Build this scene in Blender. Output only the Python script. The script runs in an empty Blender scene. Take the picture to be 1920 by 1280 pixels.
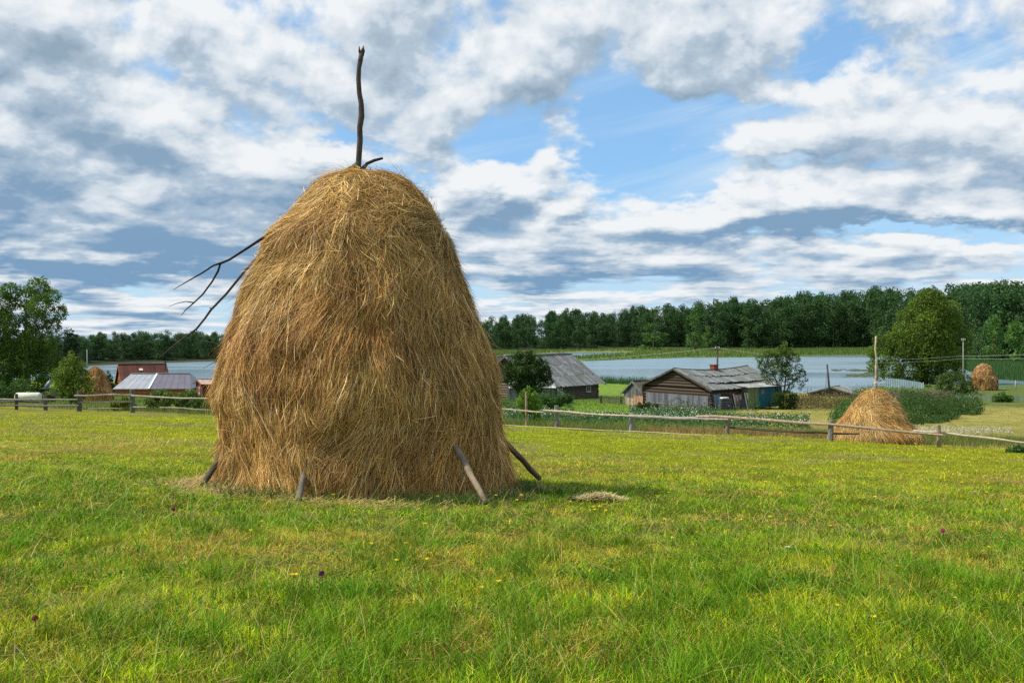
import bpy, math, random
import numpy as np
from mathutils import Vector, Matrix
R = math.radians
rng = np.random.default_rng(7)
random.seed(7)
scene = bpy.context.scene
C = scene.collection

# ------------------------------------------------------------------ camera
CAMZ = 9.0
FPX = 1866.7
HORIZON = 615.0
PITCH = math.atan((640 - HORIZON) / FPX)
cam_d = bpy.data.cameras.new('camera'); cam = bpy.data.objects.new('camera', cam_d); C.objects.link(cam)
cam_d.lens = 35; cam_d.sensor_width = 36; cam_d.clip_start = 0.1; cam_d.clip_end = 9000
cam.location = (0, 0, CAMZ); cam.rotation_euler = (math.pi / 2 - PITCH, 0, 0)
scene.camera = cam
scene.view_settings.view_transform = 'Standard'
scene.view_settings.look = 'None'
scene.view_settings.exposure = 0.33
scene.cycles.use_denoising = False
scene.view_settings.gamma = 1.0
scene.render.film_transparent = False
scene.cycles.max_bounces = 5
scene.cycles.diffuse_bounces = 2
scene.cycles.glossy_bounces = 2
scene.cycles.transmission_bounces = 3
scene.cycles.transparent_max_bounces = 6

# ------------------------------------------------------------------ sun
SUN_EL, SUN_DIR = R(50), (-1.0, -0.02)
h = math.hypot(*SUN_DIR)
sun_vec = Vector((SUN_DIR[0] / h * math.cos(SUN_EL), SUN_DIR[1] / h * math.cos(SUN_EL), math.sin(SUN_EL)))
sd = bpy.data.lights.new('sun', 'SUN'); sun = bpy.data.objects.new('sun', sd); C.objects.link(sun)
sd.energy = 4.6; sd.angle = R(0.55); sd.color = (1.0, 0.93, 0.79)
sun.rotation_euler = sun_vec.to_track_quat('Z', 'Y').to_euler()

# ------------------------------------------------------------------ world: nishita sky with cloud layers
W = bpy.data.worlds.new('World'); scene.world = W; W.use_nodes = True
nt = W.node_tree; nt.nodes.clear()

class NB:
    """small node-building helper"""
    def __init__(s, tree): s.t = tree; s.N = tree.nodes; s.L = tree.links
    def _set(s, sock, v):
        if isinstance(v, bpy.types.NodeSocket): s.L.new(v, sock)
        elif v is not None: sock.default_value = v
    def math(s, op, a, b=None, c=None, clamp=False):
        n = s.N.new('ShaderNodeMath'); n.operation = op; n.use_clamp = clamp
        s._set(n.inputs[0], a)
        if b is not None: s._set(n.inputs[1], b)
        if c is not None: s._set(n.inputs[2], c)
        return n.outputs[0]
    def vec(s, op, a, b=None, sc=None):
        n = s.N.new('ShaderNodeVectorMath'); n.operation = op
        s._set(n.inputs[0], a)
        if b is not None: s._set(n.inputs[1], b)
        if sc is not None: s._set(n.inputs['Scale'], sc)
        return n.outputs['Value'] if op in ('DOT_PRODUCT', 'LENGTH') else n.outputs[0]
    def comb(s, x, y, z=0.0):
        n = s.N.new('ShaderNodeCombineXYZ')
        for i, v in enumerate((x, y, z)): s._set(n.inputs[i], v)
        return n.outputs[0]
    def sep(s, v):
        n = s.N.new('ShaderNodeSeparateXYZ'); s._set(n.inputs[0], v); return n.outputs
    def noise(s, v, scale, detail=4, rough=0.55, dist=0.0, lac=2.0, dim='3D'):
        n = s.N.new('ShaderNodeTexNoise'); n.noise_dimensions = dim
        s._set(n.inputs['Vector'], v); n.inputs['Scale'].default_value = scale
        n.inputs['Detail'].default_value = detail; n.inputs['Roughness'].default_value = rough
        n.inputs['Distortion'].default_value = dist; n.inputs['Lacunarity'].default_value = lac
        return n.outputs
    def mix(s, f, a, b, typ='MIX'):
        n = s.N.new('ShaderNodeMix'); n.data_type = 'RGBA'; n.blend_type = typ
        s._set(n.inputs[0], f)
        s._set(n.inputs[6], a if isinstance(a, bpy.types.NodeSocket) else (*a, 1))
        s._set(n.inputs[7], b if isinstance(b, bpy.types.NodeSocket) else (*b, 1))
        return n.outputs[2]
    def ramp(s, v, a, b, c=0.0, d=1.0, smooth=True):
        n = s.N.new('ShaderNodeMapRange'); n.interpolation_type = 'SMOOTHSTEP' if smooth else 'LINEAR'
        s._set(n.inputs[0], v)
        for i, q in enumerate((a, b, c, d)): n.inputs[i + 1].default_value = q
        return n.outputs[0]

def azel(px, py):
    a = math.atan((px - 960) / FPX); e = math.atan((HORIZON - py) / FPX * math.cos(a)); return a, e

BLOBS = [  # px, py, half width, half height, amount : where the photograph's cloud banks and blue gaps stand in the sky
    (100, 185, 220, 44, .42), (250, 75, 190, 50, .28), (180, 255, 330, 30, .10), (700, 95, 220, 50, -.05), (700, 200, 160, 40, .02), (30, 20, 120, 50, .25), (150, 350, 330, 60, .46), (60, 250, 200, 40, .1), (300, 470, 260, 34, .48),
    (540, 305, 90, 34, .22), (480, 400, 200, 50, .18), (150, 450, 180, 30, .18), (1300, 435, 260, 26, .42), (1480, 400, 160, 32, .34), (1850, 330, 130, 42, .28),
    (1520, 20, 260, 40, .20), (1150, 60, 260, 50, .05), (915, 350, 70, 34, .50), (1080, 382, 40, 26, .45), (860, 392, 70, 22, .25), (1800, 405, 190, 20, .22),
    (880, 180, 200, 70, .05), (1800, 230, 160, 60, .1), (1000, 480, 200, 24, .16), (1400, 490, 300, 16, .12), (330, 560, 200, 30, .12), (700, 60, 200, 60, .12),
    (1130, 258, 180, 38, -.32), (1300, 318, 190, 36, -.26), (1190, 205, 90, 26, -.18), (1560, 105, 90, 20, -.22), (1440, 205, 130, 24, -.20), (1680, 440, 200, 14, -.30),
    (640, 258, 60, 10, -.16), (130, 236, 110, 8, -.06), (1000, 560, 300, 10, -.05), (1560, 290, 130, 20, -.14), (880, 290, 90, 30, -.16), (1850, 440, 80, 16, -.2), (1780, 210, 230, 50, .20), (1600, 320, 160, 30, .16), (1000, 170, 160, 50, .12), (1240, 290, 60, 12, .22), (1010, 275, 40, 16, .26), (1480, 285, 90, 16, .22), (1300, 130, 160, 30, .12)]

g = bpy.data.node_groups.new('cloud_density', 'ShaderNodeTree')
for nm in ('Azimuth', 'Elevation'): g.interface.new_socket(nm, in_out='INPUT', socket_type='NodeSocketFloat')
g.interface.new_socket('Density', in_out='OUTPUT', socket_type='NodeSocketFloat')
b = NB(g)
gi = g.nodes.new('NodeGroupInput'); go = g.nodes.new('NodeGroupOutput')
az, el = gi.outputs[0], gi.outputs[1]
q = b.math('DIVIDE', 1.0, b.math('ADD', b.math('TANGENT', b.math('MAXIMUM', el, -0.04)), 0.075))
P = b.comb(b.math('MULTIPLY', b.math('SINE', az), q), b.math('MULTIPLY', b.math('COSINE', az), q), 0.0)
base = b.noise(b.vec('ADD', P, (3.7, 1.3, 0.4)), 0.85, 3, .55, 0.35)[0]
lg = b.math('LOGARITHM', b.math('ADD', b.math('MAXIMUM', el, -0.04), 0.07), 2.718)
Q = b.comb(b.math('MULTIPLY', az, 6.0), b.math('MULTIPLY', lg, 2.5), 1.7)
det = b.noise(Q, 1.9, 9, .55, 0.10)[0]
warp = b.noise(Q, 1.1, 6, .62)[1]
wv = b.vec('MULTIPLY', b.vec('SUBTRACT', warp, (.5, .5, .5)), (.24, .10, 0))
ae = b.vec('ADD', b.comb(az, el, 0.0), wv)
row = b.noise(b.vec('MULTIPLY', P, (1.15, 1.0, 1.0)), 1.25, 6, .58, 0.1)[0]
roww = b.ramp(el, .02, .17, .85, 0.0)
tot = b.math('ADD', b.math('MULTIPLY', base, .42), b.math('MULTIPLY', det, 1.12))
tot = b.math('MULTIPLY_ADD', b.math('SUBTRACT', row, .47), roww, tot)
for (px, py, rx, ry, amp) in BLOBS:
    a0, e0 = azel(px, py)
    v = b.vec('MULTIPLY', b.vec('SUBTRACT', ae, (a0, e0, 0)), (FPX / rx / 1.25, FPX / ry / 1.25, 0))
    d2 = b.vec('DOT_PRODUCT', v, v)
    gz_ = b.math('EXPONENT', b.math('MULTIPLY', d2, -1.0))
    tot = b.math('MULTIPLY_ADD', gz_, amp * (.74 if amp > 0 else .95), tot)
g.links.new(b.math('SUBTRACT', tot, .69), go.inputs[0])

b = NB(nt)
tc = b.N.new('ShaderNodeTexCoord')
dirv = b.vec('NORMALIZE', tc.outputs['Generated'])
sx, sy, sz = b.sep(dirv)
AZ = b.math('ARCTAN2', sx, sy); EL = b.math('ARCSINE', b.math('MAXIMUM', sz, -0.04))
def dens(daz, del_):
    n = b.N.new('ShaderNodeGroup'); n.node_tree = g
    b.L.new(b.math('ADD', AZ, daz), n.inputs[0]); b.L.new(b.math('ADD', EL, del_), n.inputs[1])
    return n.outputs[0]
d0, d1, d2_ = dens(0.0, 0.0), dens(-0.004, b.math('MULTIPLY_ADD', EL, .07, .0035)), dens(-0.010, b.math('MULTIPLY_ADD', EL, .17, .008))
alpha = b.ramp(d0, -0.05, 0.14)
up = b.math('ADD', b.math('MULTIPLY', b.math('MAXIMUM', d1, 0.0), .45), b.math('MULTIPLY', b.math('MAXIMUM', d2_, 0.0), .55))
shade = b.math('ADD', b.math('MULTIPLY', b.math('SUBTRACT', d0, d1), 3.0), b.math('SUBTRACT', .95, b.math('MULTIPLY', up, 2.1)))
fine = b.noise(b.vec('MULTIPLY', dirv, (1, 1, 2.0)), 22, 7, .6)[0]
shade = b.math('ADD', shade, b.math('MULTIPLY', b.math('SUBTRACT', fine, .5), .8))
shade = b.ramp(shade, -0.30, 1.22, 0, 1, smooth=False)
sky = b.N.new('ShaderNodeTexSky'); sky.sky_type = 'NISHITA'; sky.sun_disc = False
sky.sun_elevation = SUN_EL; sky.sun_rotation = math.atan2(SUN_DIR[0], SUN_DIR[1])
sky.air_density = 1.0; sky.dust_density = 0.6; sky.ozone_density = 2.0; sky.altitude = 100
blue = b.mix(1.0, sky.outputs[0], (0.62, 0.98, 1.35), 'MULTIPLY')
# thin streaky veil of high cloud
cir_v = b.comb(b.math('ADD', b.math('MULTIPLY', AZ, 1.0), b.math('MULTIPLY', EL, -1.5)), b.math('MULTIPLY', b.math('SUBTRACT', EL, b.math('MULTIPLY', AZ, .22)), 6.0), 0.3)
cir = b.noise(cir_v, 5.0, 7, .58, .5)[0]
cirw = b.ramp(cir, .42, .74, 0.0, .62)
cirw = b.math('MULTIPLY', cirw, b.ramp(AZ, .05, .36, .5, 1.7))
blue = b.mix(cirw, blue, (6.3, 6.9, 7.5))
blue = b.mix(.45, blue, (3.2, 5.3, 7.1))
hz = b.ramp(EL, 0.0, 0.16, 0.50, 0.0)
blue = b.mix(hz, blue, (5.2, 6.5, 7.9))
dark = b.mix(b.ramp(EL, .02, .30), (1.6, 2.8, 4.3), (2.4, 3.2, 4.0))
c1 = b.mix(b.ramp(shade, 0.0, 0.55, smooth=False), dark, (4.2, 5.0, 5.8))
c2 = b.mix(b.ramp(shade, 0.42, 1.0, smooth=False), c1, (7.0, 7.25, 7.45))
skyc = b.mix(alpha, blue, c2)
bg = b.N.new('ShaderNodeBackground'); bg.inputs[1].default_value = 0.1
b.L.new(skyc, bg.inputs[0])
wo = b.N.new('ShaderNodeOutputWorld'); b.L.new(bg.outputs[0], wo.inputs[0])
W.cycles.sampling_method = 'MANUAL'; W.cycles.sample_map_resolution = 512

# ------------------------------------------------------------------ numeric helpers
def pchip(xs, ys):
    xs = np.array(xs, float); ys = np.array(ys, float)
    hh = np.diff(xs); dl = np.diff(ys) / hh
    m = np.zeros_like(ys)
    for i in range(1, len(xs) - 1):
        m[i] = 0 if dl[i - 1] * dl[i] <= 0 else 2 * dl[i - 1] * dl[i] / (dl[i - 1] + dl[i])
    m[0], m[-1] = dl[0], dl[-1]
    def f(x):
        x = np.clip(np.asarray(x, float), xs[0], xs[-1])
        i = np.clip(np.searchsorted(xs, x) - 1, 0, len(xs) - 2)
        t = (x - xs[i]) / hh[i]
        return (ys[i] * (2 * t**3 - 3 * t**2 + 1) + hh[i] * m[i] * (t**3 - 2 * t**2 + t)
                + ys[i + 1] * (-2 * t**3 + 3 * t**2) + hh[i] * m[i + 1] * (t**3 - t**2))
    return f

def sstep(a, b_, x):
    t = np.clip((x - a) / (b_ - a), 0, 1); return t * t * (3 - 2 * t)

def vnoise(p, seed=0):
    p = np.asarray(p, float); i = np.floor(p).astype(np.int64); f = p - i; f = f * f * (3 - 2 * f)
    def hs(ix, iy, iz):
        n = (ix * 374761393 + iy * 668265263 + iz * 2147483647 + seed * 1274126177) & 0xffffffff
        n = ((n ^ (n >> 13)) * 1274126177) & 0xffffffff
        n = ((n ^ (n >> 16)) * 2246822519) & 0xffffffff
        return ((n ^ (n >> 15)) & 0xffffff) / float(0xffffff)
    r = 0
    for dx in (0, 1):
        for dy in (0, 1):
            for dz in (0, 1):
                w = (f[..., 0] if dx else 1 - f[..., 0]) * (f[..., 1] if dy else 1 - f[..., 1]) * (f[..., 2] if dz else 1 - f[..., 2])
                r = r + w * hs(i[..., 0] + dx, i[..., 1] + dy, i[..., 2] + dz)
    return r
def fbm(p, seed=0, octs=4):
    p = np.asarray(p, float); r = 0; a = .5; t = 0
    for k in range(octs):
        r = r + a * vnoise(p * 2**k, seed + k * 17); t += a; a *= .5
    return r / t
def n2(x, y, sc, seed=0, octs=3): return fbm(np.stack([x * sc, y * sc, np.zeros_like(x)], -1), seed, octs)
def unit(v): return v / np.maximum(np.linalg.norm(v, axis=-1, keepdims=True), 1e-9)

# ------------------------------------------------------------------ terrain
Fz = pchip([-400, -100, -20, 0, 5, 10, 15, 20, 28, 36, 48, 60, 77, 97, 113, 150, 220], [-3, -2, .9, 1.38, 1.45, 1.72, 2.12, 2.52, 3.06, 3.6, 4.45, 5.35, 6.4, 7.25, 7.95, 8.85, 8.95])
def ptab(tab): xs, ys = zip(*tab); return lambda a: np.interp(960 + FPX * a, xs, ys)
yD1 = ptab([(-800, 712), (200, 712), (380, 716), (950, 715), (1130, 719), (1220, 723), (1470, 738), (1560, 739), (1620, 730), (1660, 724), (1720, 721), (1850, 725), (1920, 722.5), (2800, 722)])
yD2 = ptab([(-800, 693), (0, 692), (130, 687.5), (250, 682), (420, 676.5), (700, 672), (900, 669), (990, 669), (1040, 675), (1100, 677), (1185, 673.5), (1290, 670.5), (1420, 670), (1500, 667.5), (1620, 666), (1720, 672), (1800, 690), (1860, 710), (1920, 714), (2800, 714)])
yDf = ptab([(-800, 690), (0, 689), (130, 685.5), (250, 680), (420, 675), (700, 664), (900, 658), (1100, 656), (1180, 652.5), (1300, 653.5), (1450, 655), (1620, 652), (1720, 660), (1850, 682), (1920, 684), (2800, 684)])
toD = lambda yi: CAMZ * FPX / (yi - HORIZON)
def sval(x, y): return y + 0.4 * x
def avalue(x, y): return np.clip(x / np.maximum(y, 1.0), -1.6, 1.6)
def gz(x, y, micro=True):
    x = np.asarray(x, float); y = np.asarray(y, float)
    s = sval(x, y); z = CAMZ - Fz(s); a = avalue(x, y)
    if micro:
        near = 1 - sstep(60, 120, y)
        z = z + near * ((n2(x, y, .55, 3, 2) - .5) * .09 + (n2(x, y, .16, 5, 2) - .5) * .16 * sstep(8, 20, y) + (n2(x, y, 2.6, 9, 2) - .5) * .035)
        z = z - .16 * np.exp(-((x + 2.95)**2 / .07 + (y - 6.45)**2 / .03))
    D1, D2, Df = toD(yD1(a)), toD(yD2(a)), toD(yDf(a))
    z = z + (0.12 - z) * sstep(D1 - 45, D1 - 4, y)
    wat = sstep(D1 - .5, D1 + 5, y)
    z = z * (1 - wat) + (-.9) * wat
    land = sstep(D2 - 4, D2 + 2, y)
    z = z * (1 - land) + .22 * land
    px = 960 + FPX * a
    pond = ((px > 985) & (px < 1190))
    plo = np.interp(px, [985, 1080, 1190], [670, 669, 661.0]); phi = np.interp(px, [985, 1080, 1190], [665, 660, 659.5])
    z = np.where(pond & (y > toD(plo)) & (y < toD(phi)), -.5, z)
    z = z + np.minimum(np.clip((y - Df - 4) * .05, 0, 7), np.interp(px, [800, 1300], [1.2, 7]))
    z = z + (9 - .0135 * y - z) * sstep(520, 700, y)
    return z
def gzs(x, y): return float(gz(np.array([x]), np.array([y]))[0])
def P(px, py, D):
    """the point on the ray of a photograph pixel at depth D (used to read real positions off the photo)"""
    u = (640 - py) / FPX; f = Vector((0, math.cos(PITCH), -math.sin(PITCH))); up_ = Vector((0, math.sin(PITCH), math.cos(PITCH)))
    d = f + Vector(((px - 960) / FPX, 0, 0)) + up_ * u
    return Vector((0, 0, CAMZ)) + d * (D / d.y)
def X(px, D): return (px - 960) / FPX * D
def HT(py, D): return CAMZ - (py - HORIZON) / FPX * D       # height above the lake of a pixel row at depth D

# ------------------------------------------------------------------ mesh accumulator
class Acc:
    def __init__(s): s.v = []; s.f = []; s.c = []; s.n = 0
    def add(s, verts, quads, col):
        verts = np.asarray(verts, float).reshape(-1, 3); quads = np.asarray(quads, np.int64).reshape(-1, 4)
        col = np.asarray(col, float)
        if col.ndim == 1: col = np.tile(col[:3], (len(verts), 1))
        s.v.append(verts); s.f.append(quads + s.n); s.c.append(col); s.n += len(verts); return s
    def build(s, name, mat, parent=None, smooth=False):
        me = mesh_np(name, np.concatenate(s.v), np.concatenate(s.f), np.concatenate(s.c), smooth)
        me.materials.append(mat)
        o = bpy.data.objects.new(name, me); C.objects.link(o)
        if parent is not None: o.parent = parent
        return o
    # shapes -------------------------------------------------
    def box(s, c, size, col, rot=None):
        q = np.array([[i, j, k] for i in (-.5, .5) for j in (-.5, .5) for k in (-.5, .5)]) * np.array(size)
        if rot is not None: q = q @ np.array(rot).T
        q = q + np.array(c)
        return s.add(q, [[0, 1, 3, 2], [4, 6, 7, 5], [0, 4, 5, 1], [2, 3, 7, 6], [0, 2, 6, 4], [1, 5, 7, 3]], col)
    def beam(s, p0, p1, w, t, col, up=(0, 0, 1)):
        p0 = np.array(p0, float); p1 = np.array(p1, float); d = p1 - p0; L = np.linalg.norm(d); d /= L
        u = np.array(up, float); sd_ = np.cross(d, u); sd_ /= max(np.linalg.norm(sd_), 1e-6); u = np.cross(sd_, d)
        return s.box((p0 + p1) / 2, (L, w, t), col, np.stack([d, sd_, u], 1))
    def tube(s, pts, rad, col, sides=8, rough=0.0, seed=0, close=True):
        pts = np.array(pts, float); n = len(pts); rad = np.full(n, rad) if np.isscalar(rad) else np.array(rad, float)
        tan = np.gradient(pts, axis=0); tan = unit(tan)
        ref = np.array([0, 0, 1.]) if abs(tan[0][2]) < .9 else np.array([1., 0, 0])
        vs = []
        u = unit(np.cross(tan[0], ref)[None])[0]
        for i in range(n):
            u = u - tan[i] * np.dot(u, tan[i]); u /= np.linalg.norm(u); w = np.cross(tan[i], u)
            a = np.arange(sides) / sides * 2 * np.pi
            rr = rad[i] * (1 + rough * (vnoise(np.stack([np.cos(a) * 1.5 + 5, np.sin(a) * 1.5, np.full(sides, i * .9)], -1), seed) - .5) * 2)
            vs.append(pts[i] + rr[:, None] * (np.cos(a)[:, None] * u + np.sin(a)[:, None] * w))
        V = np.concatenate(vs); F = []
        for i in range(n - 1):
            for k in range(sides):
                k2 = (k + 1) % sides; F.append([i * sides + k, i * sides + k2, (i + 1) * sides + k2, (i + 1) * sides + k])
        if close:
            V = np.concatenate([V, pts[:1], pts[-1:]]); a0 = n * sides
            for k in range(0, sides, 2):
                F.append([a0, (k + 2) % sides, (k + 1) % sides, k]); o_ = (n - 1) * sides
                F.append([a0 + 1, o_ + k, o_ + (k + 1) % sides, o_ + (k + 2) % sides])
        return s.add(V, F, col)

def mesh_np(name, V, F, Ccol, smooth=False):
    me = bpy.data.meshes.new(name)
    me.vertices.add(len(V)); me.vertices.foreach_set('co', V.astype(np.float32).ravel())
    me.loops.add(F.size); me.loops.foreach_set('vertex_index', F.astype(np.int32).ravel())
    me.polygons.add(len(F)); me.polygons.foreach_set('loop_start', np.arange(0, F.size, 4, dtype=np.int32))
    me.polygons.foreach_set('loop_total', np.full(len(F), 4, np.int32))
    me.polygons.foreach_set('use_smooth', np.full(len(F), smooth, bool))
    at = me.color_attributes.new('Col', 'FLOAT_COLOR', 'POINT')
    cc = np.ones((len(V), 4), np.float32); cc[:, :3] = Ccol; at.data.foreach_set('color', cc.ravel())
    me.update(calc_edges=True)
    return me

def strips(acc, pts, wid, side, col):
    """ribbons: pts (N,K,3), wid (N,K), side (N,3) or (N,K,3), col (N,3) or (N,K,3)"""
    N, K, _ = pts.shape
    if side.ndim == 2: side = side[:, None, :]
    L = pts - side * wid[..., None] / 2; Rr = pts + side * wid[..., None] / 2
    V = np.stack([L, Rr], 2).reshape(-1, 3)
    base = (np.arange(N) * K * 2)[:, None] + (np.arange(K - 1) * 2)[None]
    F = np.stack([base, base + 1, base + 3, base + 2], -1).reshape(-1, 4)
    if col.ndim == 2: col = np.repeat(col[:, None, :], K, 1)
    acc.add(V, F, np.repeat(col[:, :, None, :], 2, 2).reshape(-1, 3))

def leaves(acc, cen, size, col, flat=0.0, rg=rng):
    """diamond leaves at cen (N,3), sizes (N,), colours (N,3)"""
    N = len(cen); nrm = unit(rg.normal(size=(N, 3)) + np.array([0, 0, flat])); t = unit(np.cross(nrm, rg.normal(size=(N, 3)))); u = np.cross(nrm, t)
    s1 = size[:, None]; w = s1 * rg.uniform(.45, .75, (N, 1))
    V = np.stack([cen - t * s1 * .5, cen + u * w * .5 + nrm * s1 * .06, cen + t * s1 * .5 - nrm * s1 * .08, cen - u * w * .5 + nrm * s1 * .06], 1)
    F = np.arange(N * 4).reshape(-1, 4)
    acc.add(V.reshape(-1, 3), F, np.repeat(col, 4, 0))

# ------------------------------------------------------------------ materials
def mat_col(name, rough=.8, nscale=8, namt=.35, transl=0.0, spec=.2, bump=0.0, stretch=(1, 1, 1), metal=0.0, hue=None):
    m = bpy.data.materials.new(name); m.use_nodes = True; t = m.node_tree; b = NB(t)
    pr = t.nodes['Principled BSDF']; out = t.nodes['Material Output']
    at = b.N.new('ShaderNodeAttribute'); at.attribute_name = 'Col'
    col = at.outputs['Color']
    if namt:
        tcn = b.N.new('ShaderNodeTexCoord')
        v = b.vec('MULTIPLY', tcn.outputs['Object'], stretch)
        nz = b.noise(v, nscale, 5, .65)[0]
        k = b.ramp(nz, .25, .75, 1 - namt, 1 + namt, smooth=False)
        col = b.mix(1.0, col, b.comb(k, k, k), 'MULTIPLY')
        if hue is not None:
            nz2 = b.noise(v, nscale * .23, 3, .6)[0]
            col = b.mix(b.ramp(nz2, .48, .68, 0, .8), col, hue)
        if bump:
            bn = b.N.new('ShaderNodeBump'); bn.inputs['Strength'].default_value = bump; bn.inputs['Distance'].default_value = .02
            b.L.new(nz, bn.inputs['Height']); b.L.new(bn.outputs[0], pr.inputs['Normal'])
    b.L.new(col, pr.inputs['Base Color'])
    pr.inputs['Roughness'].default_value = rough; pr.inputs['Specular IOR Level'].default_value = spec; pr.inputs['Metallic'].default_value = metal
    if transl:
        tr = b.N.new('ShaderNodeBsdfTranslucent'); b.L.new(col, tr.inputs[0])
        mx = b.N.new('ShaderNodeMixShader'); mx.inputs[0].default_value = transl
        b.L.new(pr.outputs[0], mx.inputs[1]); b.L.new(tr.outputs[0], mx.inputs[2]); b.L.new(mx.outputs[0], out.inputs[0])
    return m
M = dict(
    grass=mat_col('grass', .45, 1, 0, transl=.30, spec=.16),
    leaf=mat_col('leaf', .55, 1, 0, transl=.30, spec=.14),
    hay=mat_col('hay', .6, 1, 0, transl=.12, spec=.25),
    wood=mat_col('weathered_wood', .85, 9, .45, bump=.6, spec=.15, stretch=(1, 1, 1)),
    bark=mat_col('bark', .9, 14, .5, bump=.8, spec=.1),
    roofwood=mat_col('roof_boards', .8, 2.5, .45, bump=.5, spec=.2, hue=(.13, .14, .11)),
    tin=mat_col('sheet_metal', .5, 1.6, .18, spec=.4, metal=.25),
    rust=mat_col('rusty_sheet', .75, 1.4, .35, spec=.25),
    brick=mat_col('brick', .9, 12, .35),
    paint=mat_col('paint', .6, 3, .25, spec=.3),
    flower=mat_col('petals', .6, 1, 0, transl=.3))
mg = bpy.data.materials.new('window_glass'); mg.use_nodes = True
p_ = mg.node_tree.nodes['Principled BSDF']; p_.inputs['Base Color'].default_value = (.02, .025, .03, 1); p_.inputs['Roughness'].default_value = .08

def ground_mat():
    m = bpy.data.materials.new('ground'); m.use_nodes = True; t = m.node_tree; b = NB(t); pr = t.nodes['Principled BSDF']
    at = b.N.new('ShaderNodeAttribute'); at.attribute_name = 'Col'; tcn = b.N.new('ShaderNodeTexCoord'); o = tcn.outputs['Object']
    n1 = b.noise(o, 1.1, 6, .65)[0]; n3 = b.noise(o, .11, 4, .6)[0]; nf = b.noise(o, 14, 4, .7)[0]
    k = b.math('MULTIPLY', b.ramp(n1, .3, .7, .70, 1.30), b.ramp(nf, .25, .75, .6, 1.35))
    col = b.mix(1.0, at.outputs['Color'], b.comb(k, k, b.math('MULTIPLY', k, .95)), 'MULTIPLY')
    col = b.mix(b.ramp(n3, .45, .7, 0, .4), col, b.mix(1.0, col, (1.35, 1.08, .75), 'MULTIPLY'))
    b.L.new(col, pr.inputs['Base Color']); pr.inputs['Roughness'].default_value = .95; pr.inputs['Specular IOR Level'].default_value = .1
    bn = b.N.new('ShaderNodeBump'); bn.inputs['Strength'].default_value = .9; bn.inputs['Distance'].default_value = .12
    b.L.new(b.math('ADD', nf, n1), bn.inputs['Height']); b.L.new(bn.outputs[0], pr.inputs['Normal'])
    return m
def water_mat():
    m = bpy.data.materials.new('lake_water'); m.use_nodes = True; t = m.node_tree; b = NB(t); pr = t.nodes['Principled BSDF']
    pr.inputs['Base Color'].default_value = (.15, .23, .28, 1); pr.inputs['IOR'].default_value = 1.33
    tcn = b.N.new('ShaderNodeTexCoord'); o = tcn.outputs['Object']
    big = b.noise(b.vec('MULTIPLY', o, (.006, .028, 1)), 1.0, 4, .55, .3)[0]
    rgh = b.ramp(big, .42, .60, .15, .30); b.L.new(rgh, pr.inputs['Roughness'])
    w1 = b.noise(b.vec('MULTIPLY', o, (.55, 1.5, 1)), 1.0, 5, .6)[0]
    bn = b.N.new('ShaderNodeBump'); b.L.new(b.ramp(big, .42, .60, .04, .14), bn.inputs['Strength']); bn.inputs['Distance'].default_value = .25
    b.L.new(w1, bn.inputs['Height']); b.L.new(bn.outputs[0], pr.inputs['Normal'])
    return m
MG, MW = ground_mat(), water_mat()

# ------------------------------------------------------------------ object helpers
def tag(o, label=None, cat=None, group=None, kind=None):
    if label: o['label'] = label
    if cat: o['category'] = cat
    if group: o['group'] = group
    if kind: o['kind'] = kind
    return o
def thing(name, label, cat, loc=(0, 0, 0), rotz=0, group=None):
    o = bpy.data.objects.new(name, None); C.objects.link(o); o.location = loc; o.rotation_euler = (0, 0, rotz); o.empty_display_size = .3
    return tag(o, label, cat, group)

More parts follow.
